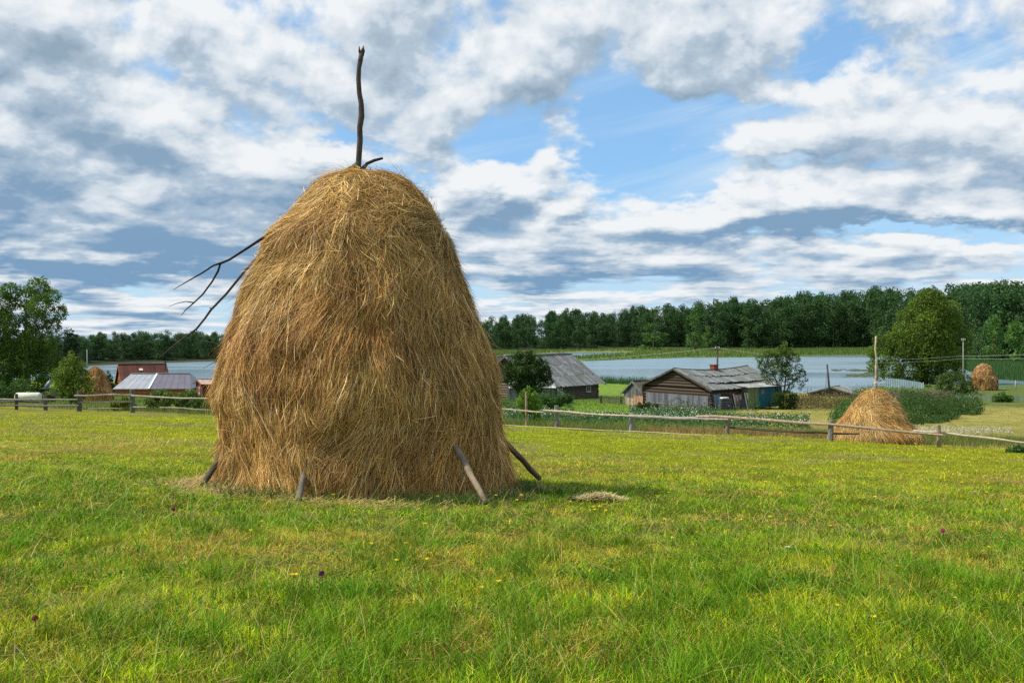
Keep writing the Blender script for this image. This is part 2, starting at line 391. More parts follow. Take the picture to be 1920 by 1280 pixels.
# ================================================================== SETTING
def ground():
    th = np.concatenate([np.linspace(-42, 42, 460), np.linspace(42, 318, 120)[1:-1]]) * math.pi / 180
    r = np.concatenate([np.linspace(.5, 4, 14)[:-1], np.geomspace(4, 40, 150)[:-1], np.geomspace(40, 120, 90)[:-1], np.geomspace(120, 520, 190)[:-1], np.geomspace(520, 6000, 36)])
    T, Rr = np.meshgrid(th, r); x = np.sin(T) * Rr; y = np.cos(T) * Rr; z = gz(x, y)
    nr, ntn = x.shape
    V = np.stack([x, y, z], -1).reshape(-1, 3)
    i, j = np.meshgrid(np.arange(nr - 1), np.arange(ntn), indexing='ij'); j2 = (j + 1) % ntn
    F = np.stack([i * ntn + j, i * ntn + j2, (i + 1) * ntn + j2, (i + 1) * ntn + j], -1).reshape(-1, 4)
    # colour zones (what grows or lies there, plus painted shade in the near sward)
    s = sval(x, y); a = avalue(x, y); px = 960 + FPX * a
    def lay(c, colr, w): return c * (1 - w[..., None]) + np.array(colr) * w[..., None]
    c = np.tile(np.array([.20, .225, .008]), (nr, ntn, 1))
    c = lay(c, (.085, .085, .015), 1 - sstep(9, 20, np.hypot(x, y)))  # near ground darkened in the colour, as shade in the gaps between blades
    c = lay(c, (.20, .17, .07), sstep(.45, .75, n2(x, y, .5, 21, 3)) * .8 * (s < 36.5))
    c = lay(c, (.10, .14, .035), sstep(36, 37, s))
    c = lay(c, (.21, .17, .07), sstep(36, 37, s) * (1 - sstep(40, 43, s)) * (.4 + .6 * sstep(1150, 1250, px)))
    hayf = sstep(48, 56, s) * sstep(1370, 1400, px) * (1 - sstep(118, 132, s))
    c = lay(c, (.30, .27, .075), hayf)
    c = lay(c, (.24, .23, .06), hayf * sstep(.4, .6, n2(x, y, .09, 31, 3)))
    lawn = sstep(56, 66, s) * (1 - sstep(102, 116, s)) * sstep(1000, 1060, px) * (1 - sstep(1190, 1240, px))
    c = lay(c, (.16, .26, .03), lawn)
    D1, D2, Df = toD(yD1(a)), toD(yD2(a)), toD(yDf(a))
    c = lay(c, (.15, .24, .035), sstep(D1 - 45, D1 - 25, y) * (px < 1460))
    c = lay(c, (.27, .27, .05), sstep(D1 - 26, D1 - 16, y) * ((px > 1440) & (px < 1640)))
    c = lay(c, (.05, .05, .03), sstep(D1 - 1, D1 + 2, y))
    c = lay(c, (.10, .17, .035), sstep(D2 - 1, D2 + 3, y) * (px > 860))
    c = lay(c, (.17, .19, .05), sstep(D2 + 8, D2 + 30, y) * sstep(.45, .6, n2(x, y, .02, 41, 3)))
    c = lay(c, (.02, .035, .015), sstep(Df - 1, Df + 5, y))
    # bare thatch under and around the big stack
    dd = np.hypot(x + 1.66, y - 11)
    c = lay(c, (.26, .18, .07), (1 - sstep(1.7, 2.1, dd)) * .85)
    me = mesh_np('ground', V, F, c.reshape(-1, 3), True); me.materials.append(MG)
    o = bpy.data.objects.new('ground', me); C.objects.link(o); tag(o, 'green meadow sloping down to the lake', 'ground', kind='structure')
    a_ = Acc(); Y0 = 100
    a_.add([[-4500, Y0, 0], [4500, Y0, 0], [4500, 1200, 0], [-4500, 1200, 0]], [[0, 1, 2, 3]], (.1, .1, .1))
    o = a_.build('water', MW); tag(o, 'pale blue lake with rippled water', 'lake', kind='structure')
ground()

# ================================================================== GRASS
def blade_set(x, y, hgt, wid, col, lean=.5, K=3, z=None, name_acc=None, curve=1.0, rg=rng):
    N = len(x); z = gz(x, y) if z is None else z
    ang = rg.uniform(0, 2 * np.pi, N); ln = rg.uniform(.15, 1, N) * lean
    dx, dy = np.cos(ang), np.sin(ang)
    t = np.linspace(0, 1, K)[None]
    off = (ln * hgt)[:, None] * t ** 1.7 * curve
    pts = np.stack([x[:, None] + dx[:, None] * off, y[:, None] + dy[:, None] * off, z[:, None] - .01 + hgt[:, None] * (t - .25 * ln[:, None] * t**2)], -1)
    w = wid[:, None] * (1 - .85 * t)
    sa = rg.uniform(0, np.pi, N); side = np.stack([np.cos(sa), np.sin(sa) * .6, np.zeros(N)], -1)
    strips(name_acc, pts, w, side, col)

def scatter(n, D0, D1_, pxlo=-160, pxhi=2080, power=0.0, rg=rng):
    """random plan points inside the (slightly widened) view wedge, density ~ uniform per area times y^-power"""
    u = rg.uniform(0, 1, n); k = 2 - power
    D = (D0**k + u * (D1_**k - D0**k)) ** (1 / k) if abs(k) > 1e-6 else D0 * (D1_ / D0) ** u
    px = rg.uniform(pxlo, pxhi, n)
    return (px - 960) / FPX * D, D

def grass_colour(x, y, rg=rng):
    """the meadow's own colour: fresh green, yellow green and dried patches"""
    N = len(x)
    g1 = np.array([.25, .43, .010]); g2 = np.array([.52, .54, .010]); g3 = np.array([.62, .42, .07]); g4 = np.array([.07, .20, .006])
    n_a = n2(x, y, .35, 51, 3); n_b = n2(x, y, 1.4, 61, 3); n_c = n2(x, y, .9, 71, 3)
    w2 = sstep(.38, .66, n_a * .5 + n_b * .5 + .02 * sstep(8, 20, y)); w2 = np.clip(.25 + .5 * w2 + .25 * (n2(x, y, 4.5, 52, 2) - .5) + .10 * sstep(6, 20, y), 0, 1)
    c = g1 * (1 - w2[:, None]) + g2 * w2[:, None]
    dry = rg.uniform(0, 1, N) < np.clip(.12 + .6 * sstep(.50, .72, n_c) * (1 - .6 * sstep(12, 22, y)), 0, 1)
    c[dry] = g3 * rg.uniform(.7, 1.2, (dry.sum(), 1))
    red = rg.uniform(0, 1, N) < .16 * sstep(.55, .8, n2(x, y, .7, 81, 2)); c[red] = np.array([.30, .15, .05])
    dk = rg.uniform(0, 1, N) < .13; c[dk] = g4
    return c * (.35 + 1.35 * n2(x, y, 7, 99, 2)[:, None]) * rg.uniform(.55, 1.6, (N, 1))

def meadow():
    acc = Acc()
    for (n, a, b_, hs, wd) in ((165000, 3.7, 7.5, .055, .0052), (150000, 7.5, 14, .050, .008), (150000, 14, 36, .050, .013)):
        x, y = scatter(n, a, b_)
        s = sval(x, y); keep = (s < 36.4) & (np.hypot(x + 1.66, y - 11) > 1.55); x, y = x[keep], y[keep]; N = len(x)
        tall = sstep(.55, .8, n2(x, y, .8, 91, 3))
        fine_ = n2(x, y, 5.0, 93, 2)
        hh = hs * rng.uniform(.4, 1.3, N) * (1 + 1.0 * tall * rng.uniform(0, 1, N) * (1 - .7 * sstep(6, 11, y))) * (.35 + 1.3 * fine_)
        w = wd * rng.uniform(.7, 1.3, N)
        blade_set(x, y, hh, w, grass_colour(x, y), lean=1.1, name_acc=acc)
    # lusher tufts of tall grass
    for k in range(1300):
        cx, cy = scatter(1, 3.9, 12, power=1.6); cx, cy = cx[0], cy[0]
        if math.hypot(cx + 1.66, cy - 11) < 1.9 or (cx < -1 and cy < 7 and rng.uniform() < .5): continue
        n = int(rng.integers(30, 110)); rad = rng.uniform(.03, .13)
        x = cx + rng.normal(0, rad, n); y = cy + rng.normal(0, rad * .8, n)
        hh = rng.uniform(.06, .18, n) * rng.uniform(.55, 1.15) * (1 - .5 * float(sstep(5.5, 9, cy))); col = np.array([.145, .31, .012]) * rng.uniform(.4, 1.1) * rng.uniform(.6, 1.7, (n, 1)) + rng.uniform(0, .03, (n, 1)) * np.array([1, .6, 0])
        blade_set(x, y, hh, np.full(n, .0042 + .0004 * cy), col, lean=.9, K=4, name_acc=acc)
    # long thin arching stems standing over the sward
    N = 9000; x, y = scatter(N, 3.8, 13, power=1.4); k = np.hypot(x + 1.66, y - 11) > 1.9; x, y = x[k], y[k]; N = len(x)
    lc = np.where((rng.uniform(0, 1, N) < .4)[:, None], np.array([.50, .44, .14]), np.array([.22, .40, .03])) * rng.uniform(.6, 1.3, (N, 1))
    blade_set(x, y, rng.uniform(.10, .24, N), .0026 + .0004 * y, lc, lean=2.2, K=5, name_acc=acc)
    # tufts at the foot of the stack, its shade put into their dark green
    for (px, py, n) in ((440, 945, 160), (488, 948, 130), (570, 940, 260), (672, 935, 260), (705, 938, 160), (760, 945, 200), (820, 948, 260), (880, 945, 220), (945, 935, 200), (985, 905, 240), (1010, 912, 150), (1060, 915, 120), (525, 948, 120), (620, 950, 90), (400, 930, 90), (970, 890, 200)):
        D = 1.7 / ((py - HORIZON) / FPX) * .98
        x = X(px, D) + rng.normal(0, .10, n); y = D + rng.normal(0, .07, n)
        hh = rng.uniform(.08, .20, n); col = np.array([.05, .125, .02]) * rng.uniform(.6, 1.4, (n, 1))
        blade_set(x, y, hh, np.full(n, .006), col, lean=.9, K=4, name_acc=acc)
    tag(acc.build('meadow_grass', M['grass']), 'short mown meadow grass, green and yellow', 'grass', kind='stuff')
    # dead stalks lying flat in the sward
    acc = Acc(); N = 60000; x, y = scatter(N, 3.8, 18, power=.9)
    keep = rng.uniform(0, 1, N) < .3 + .7 * sstep(.46, .68, n2(x, y, .9, 71, 3)); x, y = x[keep], y[keep]; N = len(x)
    ang = rng.uniform(0, np.pi, N); L = rng.uniform(.02, .085, N); t = np.linspace(-.5, .5, 3)
    z = gz(x, y) + rng.uniform(.005, .045, N)
    pts = np.stack([x[:, None] + np.cos(ang)[:, None] * L[:, None] * t, y[:, None] + np.sin(ang)[:, None] * L[:, None] * t, z[:, None] + (L * rng.normal(0, .25, N))[:, None] * t], -1)
    side = np.stack([-np.sin(ang), np.cos(ang), np.full(N, .4)], -1)
    col = np.array([.42, .32, .09]) * rng.uniform(.5, 1.35, (N, 1)) * np.stack([np.ones(N), rng.uniform(.8, 1.05, N), rng.uniform(.6, 1.1, N)], -1)
    strips(acc, pts, np.full((N, 3), .0022) * (1 + y[:, None] * .06), unit(side), col)
    tag(acc.build('dry_thatch', M['hay']), 'dead straw coloured stalks lying in the short grass', 'dry grass', kind='stuff')
    # clover and weeds: small rosettes of rounder leaves
    acc = Acc()
    spots = [(X(px, D), D) for px, D in ((340, 4.75), (360, 4.9), (330, 4.6), (1100, 6.2), (1290, 6.4), (1500, 6.7), (1700, 4.6), (1420, 7.6), (1650, 6.3), (150, 5.6), (345, 6.6), (360, 6.9), (1290, 5.4), (1260, 5.2))]
    for k in range(230):
        cx, cy = scatter(1, 3.9, 15, power=.7); spots.append((cx[0], cy[0]))
    for (cx, cy) in spots:
        if math.hypot(cx + 1.66, cy - 11) < 1.9: continue
        n = int(rng.integers(30, 130)); x = cx + rng.normal(0, .11, n); y = cy + rng.normal(0, .09, n)
        z = gz(x, y) + rng.uniform(.015, .075, n)
        leaves(acc, np.stack([x, y, z], -1), rng.uniform(.012, .030, n), np.array([.075, .20, .012]) * rng.uniform(.6, 1.6, (n, 1)), flat=1.6)
    tag(acc.build('clover_leaves', M['leaf']), 'low clover and broad weed leaves in the meadow', 'ground cover', kind='stuff')
meadow()

def flower_heads():
    acc = Acc()
    x, y = scatter(190, 4.2, 30, power=0.3, pxlo=620, pxhi=2000); x2, y2 = scatter(22, 4.2, 14, power=.6, pxlo=0, pxhi=1000)
    spots = [(697, 1070), (744, 1093), (800, 1100), (1136, 958), (1445, 970), (1320, 900), (1347, 960), (1390, 978), (1105, 955), (970, 925), (1070, 930), (1116, 942), (490, 1020), (1508, 995), (470, 1055)]
    px_ = np.array([X(p, 1.55 / ((q - HORIZON) / FPX)) for p, q in spots]); py_ = np.array([1.55 / ((q - HORIZON) / FPX) for p, q in spots])
    x = np.concatenate([x, x2, px_]); y = np.concatenate([y, y2, py_])
    k = (sval(x, y) < 36) & (np.hypot(x + 1.66, y - 11) > 1.9); x, y = x[k], y[k]; N = len(x)
    hh = rng.uniform(.06, .13, N); z = gz(x, y)
    t = np.linspace(0, 1, 3); pts = np.stack([x[:, None] + 0 * t, y[:, None] + 0 * t, z[:, None] + hh[:, None] * t], -1)
    strips(acc, pts, np.full((N, 3), .003), np.tile([1., 0, 0], (N, 1)), np.tile([.10, .2, .03], (N, 1)))
    rr = .009 + .0009 * np.minimum(y, 16)
    for k in range(5):
        a = rng.uniform(0, 2 * np.pi, N)
        c = np.stack([x + np.cos(a) * rr * .5, y + np.sin(a) * rr * .5, z + hh], -1)
        leaves(acc, c, rr * 1.7, np.tile([.80, .62, .02], (N, 1)) * rng.uniform(.8, 1.1, (N, 1)), flat=3)
    tag(acc.build('yellow_wildflowers', M['flower']), 'tiny yellow flowers dotted through the meadow grass', 'wildflowers', kind='stuff')
    def head(px, py, name, lab, col, r, hgt):
        D = 1.55 / ((py - HORIZON) / FPX); x0, y0 = X(px, D), D; z0 = gzs(x0, y0)
        t_ = thing(name, lab, 'flower', (x0, y0, z0))
        Acc().tube([(0, 0, 0), (.004, 0, hgt * .5), (0, .003, hgt)], .0022, (.09, .18, .04), 5).build('stem', M['leaf'], t_)
        a = Acc(); n = 90; d = unit(rng.normal(size=(n, 3))); leaves(a, d * np.array([r, r, r * .9]) + np.array([0, 0, hgt]), np.full(n, r * .9), np.array(col) * rng.uniform(.6, 1.4, (n, 1)))
        a.build('flower_head', M['flower'], t_)
    head(602, 1142, 'clover_flower', 'dark purple clover head right of the yellow flower in the front grass', (.16, .02, .14), .014, .11)
    head(323, 990, 'clover_flower', 'reddish pink clover head in the grass left of and below the big haystack', (.32, .06, .10), .014, .10)
    head(1770, 988, 'clover_flower', 'lone bright pink clover head in the grass at the right side', (.55, .08, .22), .016, .10)
    head(62, 1246, 'clover_flower', 'maroon clover head low in the front left corner of the grass', (.25, .04, .07), .012, .10)
    def star(px, py, lab, col, cc, r, hgt):
        D = 1.55 / ((py - HORIZON) / FPX); x0, y0 = X(px, D), D; z0 = gzs(x0, y0)
        t_ = thing('meadow_flower', lab, 'flower', (x0, y0, z0))
        Acc().tube([(0, 0, 0), (-.003, 0, hgt * .5), (0, .002, hgt)], .002, (.09, .18, .04), 5).build('stem', M['leaf'], t_)
        a = Acc()
        for k in range(6):
            an = k * math.pi / 3; d = np.array([math.cos(an), math.sin(an), .25]); s_ = np.array([-math.sin(an), math.cos(an), 0])
            a.add([d * r * .15, d * r * .6 + s_ * r * .3, d * r, d * r * .6 - s_ * r * .3] + np.array([0, 0, hgt]), [[0, 1, 2, 3]], col)
        a.build('petals', M['flower'], t_)
        a = Acc(); n = 14; d = unit(rng.normal(size=(n, 3))); leaves(a, d * r * .22 + np.array([0, 0, hgt + .003]), np.full(n, r * .3), np.tile(cc, (n, 1))); a.build('flower_centre', M['flower'], t_)
    star(550, 1142, 'bright yellow flower just left of the dark purple clover head', (.85, .60, .02), (.7, .4, .01), .028, .10)
    star(1478, 1063, 'single white daisy like flower in the right foreground grass', (.85, .85, .85), (.7, .5, .05), .020, .10)
flower_heads()

# ================================================================== HAYSTACKS
def make_haystack(root, prof, seed, n_tuft, per, wid, slen, tone=(1, 1, 1), lean=(0, 0), name='hay', loose=1.0, coresides=64):
    """prof: list of (height, radius, centre shift x) from foot to top; straw lies along the surface like thatch"""
    rg = np.random.default_rng(seed)
    hs, rs, cs = [np.array(q, float) for q in zip(*prof)]
    # arc-length parameter
    L = np.concatenate([[0], np.cumsum(np.hypot(np.diff(hs), np.diff(rs)))]); Lt = L[-1]
    fh, fr, fc = pchip(L, hs), pchip(L, rs), pchip(L, cs)
    H = hs[-1]
    def S(phi, l):
        l = np.clip(l, -0.02, Lt); hh = fh(l); r = fr(l)
        ph3 = np.stack([np.cos(phi) * 1.3, np.sin(phi) * 1.3, hh * .9], -1)
        k = 1 + .14 * (fbm(ph3, seed, 2) - .5) + .12 * (fbm(ph3 * 3.2, seed + 5, 3) - .5)
        x = np.cos(phi) * r * k + fc(l); y = np.sin(phi) * r * k
        zz = hh * (1 + .0 * phi) + np.where(r < rs[-1] + .02, 0, 0)
        return np.stack([x, y, zz], -1)
    def Nrm(phi, l):
        e = .02; dr = (fr(l + e) - fr(l - e)) / (2 * e); dh = (fh(l + e) - fh(l - e)) / (2 * e)
        return unit(np.stack([np.cos(phi) * dh, np.sin(phi) * dh, -dr], -1))
    acc = Acc()
    # body under the straw
    pl = np.linspace(0, Lt, 60); ph = np.linspace(0, 2 * np.pi, coresides + 1)[:-1]
    PH, PL = np.meshgrid(ph, pl); c = S(PH, PL) - Nrm(PH, PL) * .035
    i, j = np.meshgrid(np.arange(59), np.arange(coresides), indexing='ij'); j2 = (j + 1) % coresides
    F = np.stack([i * coresides + j, i * coresides + j2, (i + 1) * coresides + j2, (i + 1) * coresides + j], -1).reshape(-1, 4)
    acc.add(c.reshape(-1, 3), F, np.array([.10, .055, .02]) * np.array(tone))
    topv = c[-1]; mid = topv.mean(0) + np.array([0, 0, .02]); V = np.concatenate([topv, mid[None]])
    acc.add(V, [[k, (k + 1) % coresides, (k + 2) % coresides, coresides] for k in range(0, coresides, 2)], np.array([.24, .16, .06]) * np.array(tone))
    # straw, in tufts that share a lie
    rmean = fr(np.linspace(0, Lt, 200)); pdf = rmean + .1; cdf = np.cumsum(pdf); cdf /= cdf[-1]
    tl = np.interp(rg.uniform(0, 1, n_tuft), cdf, np.linspace(0, Lt, 200)); tp = rg.uniform(0, 2 * np.pi, n_tuft)
    tpos = S(tp, tl); topness = sstep(.42, .92, tl / Lt)
    # lie angle (0 = straight down the slope)
    flow = (fbm(tpos * np.array([.75, .75, .8]) + 11, seed + 3, 2) - .5) * 2
    flow2 = (fbm(tpos * 2.3 + 4, seed + 9, 2) - .5) * 2
    ta = flow * (.85 + 2.2 * topness) + flow2 * (.5 + .9 * topness) + rg.normal(0, .15 + .30 * topness, n_tuft)
    tlen = slen * rg.uniform(.6, 1.3, n_tuft); toff = (rg.uniform(-.05, .05, n_tuft) + .10 * (fbm(tpos * 5 + 3, seed + 21, 2) - .5)) * loose
    tt = rg.uniform(.6, 1.32, n_tuft) * (.55 + .9 * fbm(tpos * 2.6, seed + 33, 3))
    warm = fbm(tpos * 1.7 + 7, seed + 13, 3)
    N = n_tuft * per; idx = np.repeat(np.arange(n_tuft), per)
    sp = .045 * (slen / .34)
    l0 = tl[idx] + rg.normal(0, sp * 1.4, N); rr0 = np.maximum(fr(np.clip(l0, 0, Lt)), .08)
    p0 = tp[idx] + rg.normal(0, sp, N) / rr0
    a = ta[idx] + rg.normal(0, .17 + .34 * topness[idx], N)
    long_ = rg.uniform(0, 1, N) < .05; wild = rg.uniform(0, 1, N) < .05; a = np.where(wild, rg.uniform(-np.pi, np.pi, N), a)
    ln = tlen[idx] * rg.uniform(.45, 1.2, N) * (1 + .8 * long_)
    K = 5; t = np.linspace(0, 1, K)
    bend = rg.normal(0, .38 + .5 * topness[idx], N)
    pts = np.zeros((N, K, 3)); lcur, pcur, acur = l0.copy(), p0.copy(), a.copy()
    off0 = toff[idx] + rg.uniform(-.012, .022, N) * loose; lift = rg.uniform(-.02, .05, N) * loose
    fly = rg.uniform(0, 1, N) < .03; lift = np.where(fly, rg.uniform(.04, .16, N) * loose, lift)
    for k in range(K):
        ll = np.clip(lcur, -.01, Lt); base = S(pcur, ll); nn = Nrm(pcur, np.clip(ll, .03, Lt - .03))
        pts[:, k] = base + nn * (off0 + lift * t[k] ** 1.6)[:, None]
        under = np.minimum(lcur, 0); pts[:, k, 2] += under * .4
        st = ln / (K - 1)
        lcur = lcur - np.cos(acur) * st; rr = np.maximum(fr(np.clip(lcur, 0, Lt)), .10)
        pcur = pcur + np.sin(acur) * st / rr; acur = acur + bend / K - acur * .06
    nrm = Nrm(p0, np.clip(l0, .03, Lt - .03)); dr_ = unit(pts[:, -1] - pts[:, 0]); side = unit(np.cross(dr_, nrm) + rg.normal(0, .5, (N, 3)))
    w = wid * (rg.uniform(.5, 1.3, N) + (rg.uniform(0, 1, N) < .06) * .9)[:, None] * np.array([.8, 1, 1, .9, .35])[None]
    pal = np.array([[.62, .375, .095], [.80, .54, .18], [.38, .205, .06], [.95, .77, .42], [.15, .07, .025], [.50, .39, .11], [.50, .22, .055]])
    pr_ = np.array([.32, .19, .18, .07, .15, .07, .05]); ci = rg.choice(len(pal), N, p=pr_ / pr_.sum())
    col = pal[ci] * rg.uniform(.75, 1.22, (N, 1)) * tt[idx][:, None]
    wr = sstep(.5, .72, warm)[idx][:, None]; col = col * (1 - wr * np.array([.18, .30, .38]))
    col = col * np.array(tone)
    pts[..., 0] += lean[0] * pts[..., 2]; 
    strips(acc, pts, w, side, col)
    return acc

def big_haystack():
    D = 11.0; k = D / FPX; x0 = X(678, D); z0 = gzs(x0, D)
    rows = [(918, 402, 968), (900, 404, 966), (850, 408, 955), (800, 414, 946), (750, 409, 946), (700, 411, 938), (650, 418, 918), (600, 436, 896), (545, 454, 875), (500, 479, 861), (455, 489, 845), (410, 540, 822), (380, 566, 803), (360, 578, 786), (349, 588, 774), (341, 606, 756), (336.5, 638, 728), (335, 672, 698)]
    zb = HT(918, D)
    prof = []
    for (py, l, r) in rows: prof.append(((918 - py) * k, (r - l) / 2 * k - .10, ((r + l) / 2 - 678) * k))
    root = thing('haystack', 'tall weathered haystack in the middle of the meadow with a crooked pole on top', 'haystack', (x0, D, zb))
    acc = make_haystack(root, prof, 5, 9500, 36, .0037, .36)
    # fallen straw round the foot
    rg = np.random.default_rng(3); N = 30000; ph = rg.uniform(0, 2 * np.pi, N); r = 1.50 + np.abs(rg.normal(0, .20, N)) * (.5 + 1.1 * vnoise(np.stack([np.cos(ph) * 3, np.sin(ph) * 3, ph * 0], -1), 4))
    x = np.cos(ph) * r; y = np.sin(ph) * r; z = gz(x + x0, y + D) - zb + rg.uniform(0, .06, N) * (1.9 - r).clip(.3, 1)
    a = rg.uniform(0, np.pi, N); L = rg.uniform(.08, .3, N); t = np.linspace(-.5, .5, 3)
    pts = np.stack([x[:, None] + np.cos(a)[:, None] * L[:, None] * t, y[:, None] + np.sin(a)[:, None] * L[:, None] * t, z[:, None] + (L * rg.normal(0, .2, N))[:, None] * t], -1)
    strips(acc, pts, np.full((N, 3), .005), unit(np.stack([-np.sin(a), np.cos(a), np.full(N, .3)], -1)), np.array([.50, .36, .15]) * rg.uniform(.5, 1.3, (N, 1)))
    # wisp round the foot of the pole
    N = 2600; px0 = (667 - 678) * k; hz0 = (918 - 336) * k
    a = rg.uniform(0, 2 * np.pi, N); r = np.abs(rg.normal(0, .085, N)); t = np.linspace(0, 1, 3)
    pts = np.stack([px0 + np.cos(a)[:, None] * r[:, None] * (1 + t), np.sin(a)[:, None] * r[:, None] * (1 + t), hz0 + (.15 - r[:, None] * .7) - t * .05 + rg.uniform(-.03, .03, (N, 1))], -1)
    strips(acc, pts, np.full((N, 3), .006), unit(rg.normal(size=(N, 3))), np.array([.36, .27, .09]) * rg.uniform(.5, 1.3, (N, 1)))
    hay = acc.build('hay', M['hay'], root)
    def loc(px, py, d=D): p = P(px, py, d); return (p.x - x0, p.y - D, p.z - zb)
    dk = (.075, .062, .055)
    a = Acc(); pl = [(669, 350), (671, 322), (673, 290), (675, 262), (674.5, 240), (678, 218), (677.5, 195), (674, 175), (672.5, 150), (673, 128), (676, 112), (677.5, 101)]
    rad = [.034, .034, .033, .032, .031, .034, .029, .027, .026, .025, .027, .026]
    a.tube([loc(*q) for q in pl], rad, dk, 10, .18, 3)
    a.tube([loc(676.5, 106), loc(674, 96), loc(673.5, 87)], [.014, .012, .004], dk, 7, .2, 4); a.tube([loc(678, 106), loc(680, 96), loc(681, 92)], [.022, .022, .017], dk, 8, .2, 5)
    a.tube([loc(680.5, 93), loc(681.5, 86)], [.016, .008], (.38, .33, .26), 7)
    for (u, v) in ((681, 187), (679, 212), (670, 148), (671, 262)): a.tube([loc(675, v + 3), loc(u, v)], [.02, .012], dk, 6)
    a.build('centre_pole', M['bark'], root, True)
    a = Acc(); a.tube([loc(674, 338, 10.9), loc(680, 320, 10.9), loc(688, 307, 10.9), (loc(702, 301, 10.9)), loc(718, 297, 10.9)], [.016, .019, .018, .017, .013], (.03, .025, .022), 8, .15, 8)
    a.tube([loc(672, 322, 10.9), loc(680, 313, 10.9), loc(690, 305.5, 10.9)], [.012, .013, .012], (.03, .025, .022), 7, .15, 9)
    a.build('branch', M['bark'], root, True)
    a = Acc(); A = [(540, 420), (520, 431), (487, 450), (458, 469), (430, 487), (413, 494)]
    a.tube([loc(*q, d_) for q, d_ in zip(A, (10.8, 10.62, 10.6, 10.8, 11, 11))], [.018, .017, .015, .014, .013, .013], (.03, .02, .018), 7, .2, 11)
    a.tube([loc(*q) for q in ((415, 493), (400, 498), (380, 511), (352, 527), (325, 543))], [.012, .010, .009, .007, .003], (.03, .02, .018), 6, .2, 12)
    a.tube([loc(*q) for q in ((413, 494), (409, 508), (398, 528), (380, 552), (362, 569), (349, 580), (340, 591))], [.011, .011, .010, .009, .008, .006, .003], (.03, .02, .018), 6, .2, 13)
    a.tube([loc(*q) for q in ((362, 567), (348, 565), (334, 568), (317, 574))], [.007, .005, .004, .002], (.03, .02, .018), 5, .2, 14)
    a.build('branch', M['bark'], root, True)
    a = Acc(); a.tube([loc(*q) for q in ((520, 440), (487, 478), (468, 498), (448, 522), (425, 550), (402, 574), (396, 580), (384, 597), (368, 617), (340, 637), (298, 671))], [.018, .016, .015, .014, .013, .013, .014, .012, .012, .010, .006], (.07, .055, .05), 7, .2, 15)
    a.tube([loc(399, 578), loc(392, 577)], [.008, .003], (.025, .02, .02), 5); a.tube([loc(369, 615), loc(369, 624)], [.007, .003], (.025, .02, .02), 5)
    a.build('branch', M['bark'], root, True)
    # dark stems and stray straw poking from the left flank
    a = Acc()
    for (p0, p1) in (((425, 640), (386, 668)), ((425, 652), (400, 664)), ((422, 645), (392, 672)), ((428, 672), (381, 690)), ((430, 655), (375, 637))):
        a.tube([loc(*p0), loc((p0[0] + p1[0]) / 2, (p0[1] + p1[1]) / 2 - 3), loc(*p1)], [.006, .005, .002], (.12, .09, .06), 5)
    a.build('stems', M['bark'], root, True)
    def prop(pa, da, pb, db, r0, r1, c, seed):
        A_, B_ = np.array(loc(*pa, da)), np.array(loc(*pb, db)); t = np.linspace(0, 1, 9)[:, None]; q = A_ + (B_ - A_) * t + (vnoise(np.concatenate([t * 5, t * 0, t * 0], 1), seed) - .5)[:, None] * .012
        Acc().tube(q, np.linspace(r0, r1, 9) * np.array([1, .96, 1.04, .95, 1.08, .97, 1.02, .94, 1]), c, 10, .30, seed).build('prop_pole', M['wood'], root, True)
    prop((846, 826), 10.05, (912, 941), 9.05, .034, .028, (.21, .165, .115), 21)
    prop((930, 812), 11.7, (1012, 896), 12.4, .036, .034, (.12, .09, .065), 22)
    prop((424, 838), 10.7, (378, 912), 10.2, .036, .030, (.08, .07, .06), 23)
    prop((575, 862), 9.62, (560, 940), 9.12, .028, .030, (.15, .13, .10), 24)
    # loose forkful of dry hay on the grass to the right
    x1, y1 = X(1124, 9.95), 9.95; a = Acc(); N = 2200; rg = np.random.default_rng(8)
    x = rg.normal(0, .10, N); y = rg.normal(0, .05, N); z = gz(x + x1, y + y1) - gzs(x1, y1) + .03 + rg.uniform(0, .05, N) * np.exp(-x**2 / .04)
    an = rg.uniform(0, np.pi, N); L = rg.uniform(.04, .14, N); t = np.linspace(-.5, .5, 3)
    pts = np.stack([x[:, None] + np.cos(an)[:, None] * L[:, None] * t, y[:, None] + np.sin(an)[:, None] * L[:, None] * t, z[:, None] + (L * rg.normal(0, .2, N))[:, None] * t], -1)
    strips(a, pts, np.full((N, 3), .004), unit(np.stack([-np.sin(an), np.cos(an), np.full(N, .5)], -1)), np.array([.66, .55, .28]) * rg.uniform(.6, 1.2, (N, 1)))
    o = a.build('hay_wisp', M['hay']); o.location = (x1, y1, gzs(x1, y1)); tag(o, 'small flat heap of pale dry hay on the grass right of the big haystack', 'hay heap')
big_haystack()

def small_haystack(px, D, base_py, rows, label, seed, n_tuft, per, wid, slen, tone, group=None, pole=None):
    k = D / FPX; x0 = X(px, D); zb = HT(base_py, D)
    prof = [((base_py - py) * k, (r - l) / 2 * k - .01, ((r + l) / 2 - px) * k) for (py, l, r) in rows]
    root = thing('haystack', label, 'haystack', (x0, D, zb), 0)
    acc = make_haystack(root, prof, seed, n_tuft, per, wid, slen, tone, coresides=40)
    acc.build('hay', M['hay'], root)
    if pole:
        a = Acc(); pts = [P(u, v, D) - Vector((x0, D, zb)) for (u, v) in pole]; a.tube(pts, np.linspace(.045, .025, len(pts)), (.42, .34, .26), 8, .15, seed); a.build('centre_pole', M['bark'], root, True)
        if label.startswith('low'):
            a = Acc(); q = P(1643, 716, D) - Vector((x0, D, zb)); a.tube([q + Vector((-.05, 0, -.05)), q + Vector((.0, 0, .0)), q + Vector((.03, 0, .06))], [.03, .06, .03], (.6, .55, .48), 7, .3, 3); a.build('cloth_knot', M['paint'], root)
    return root
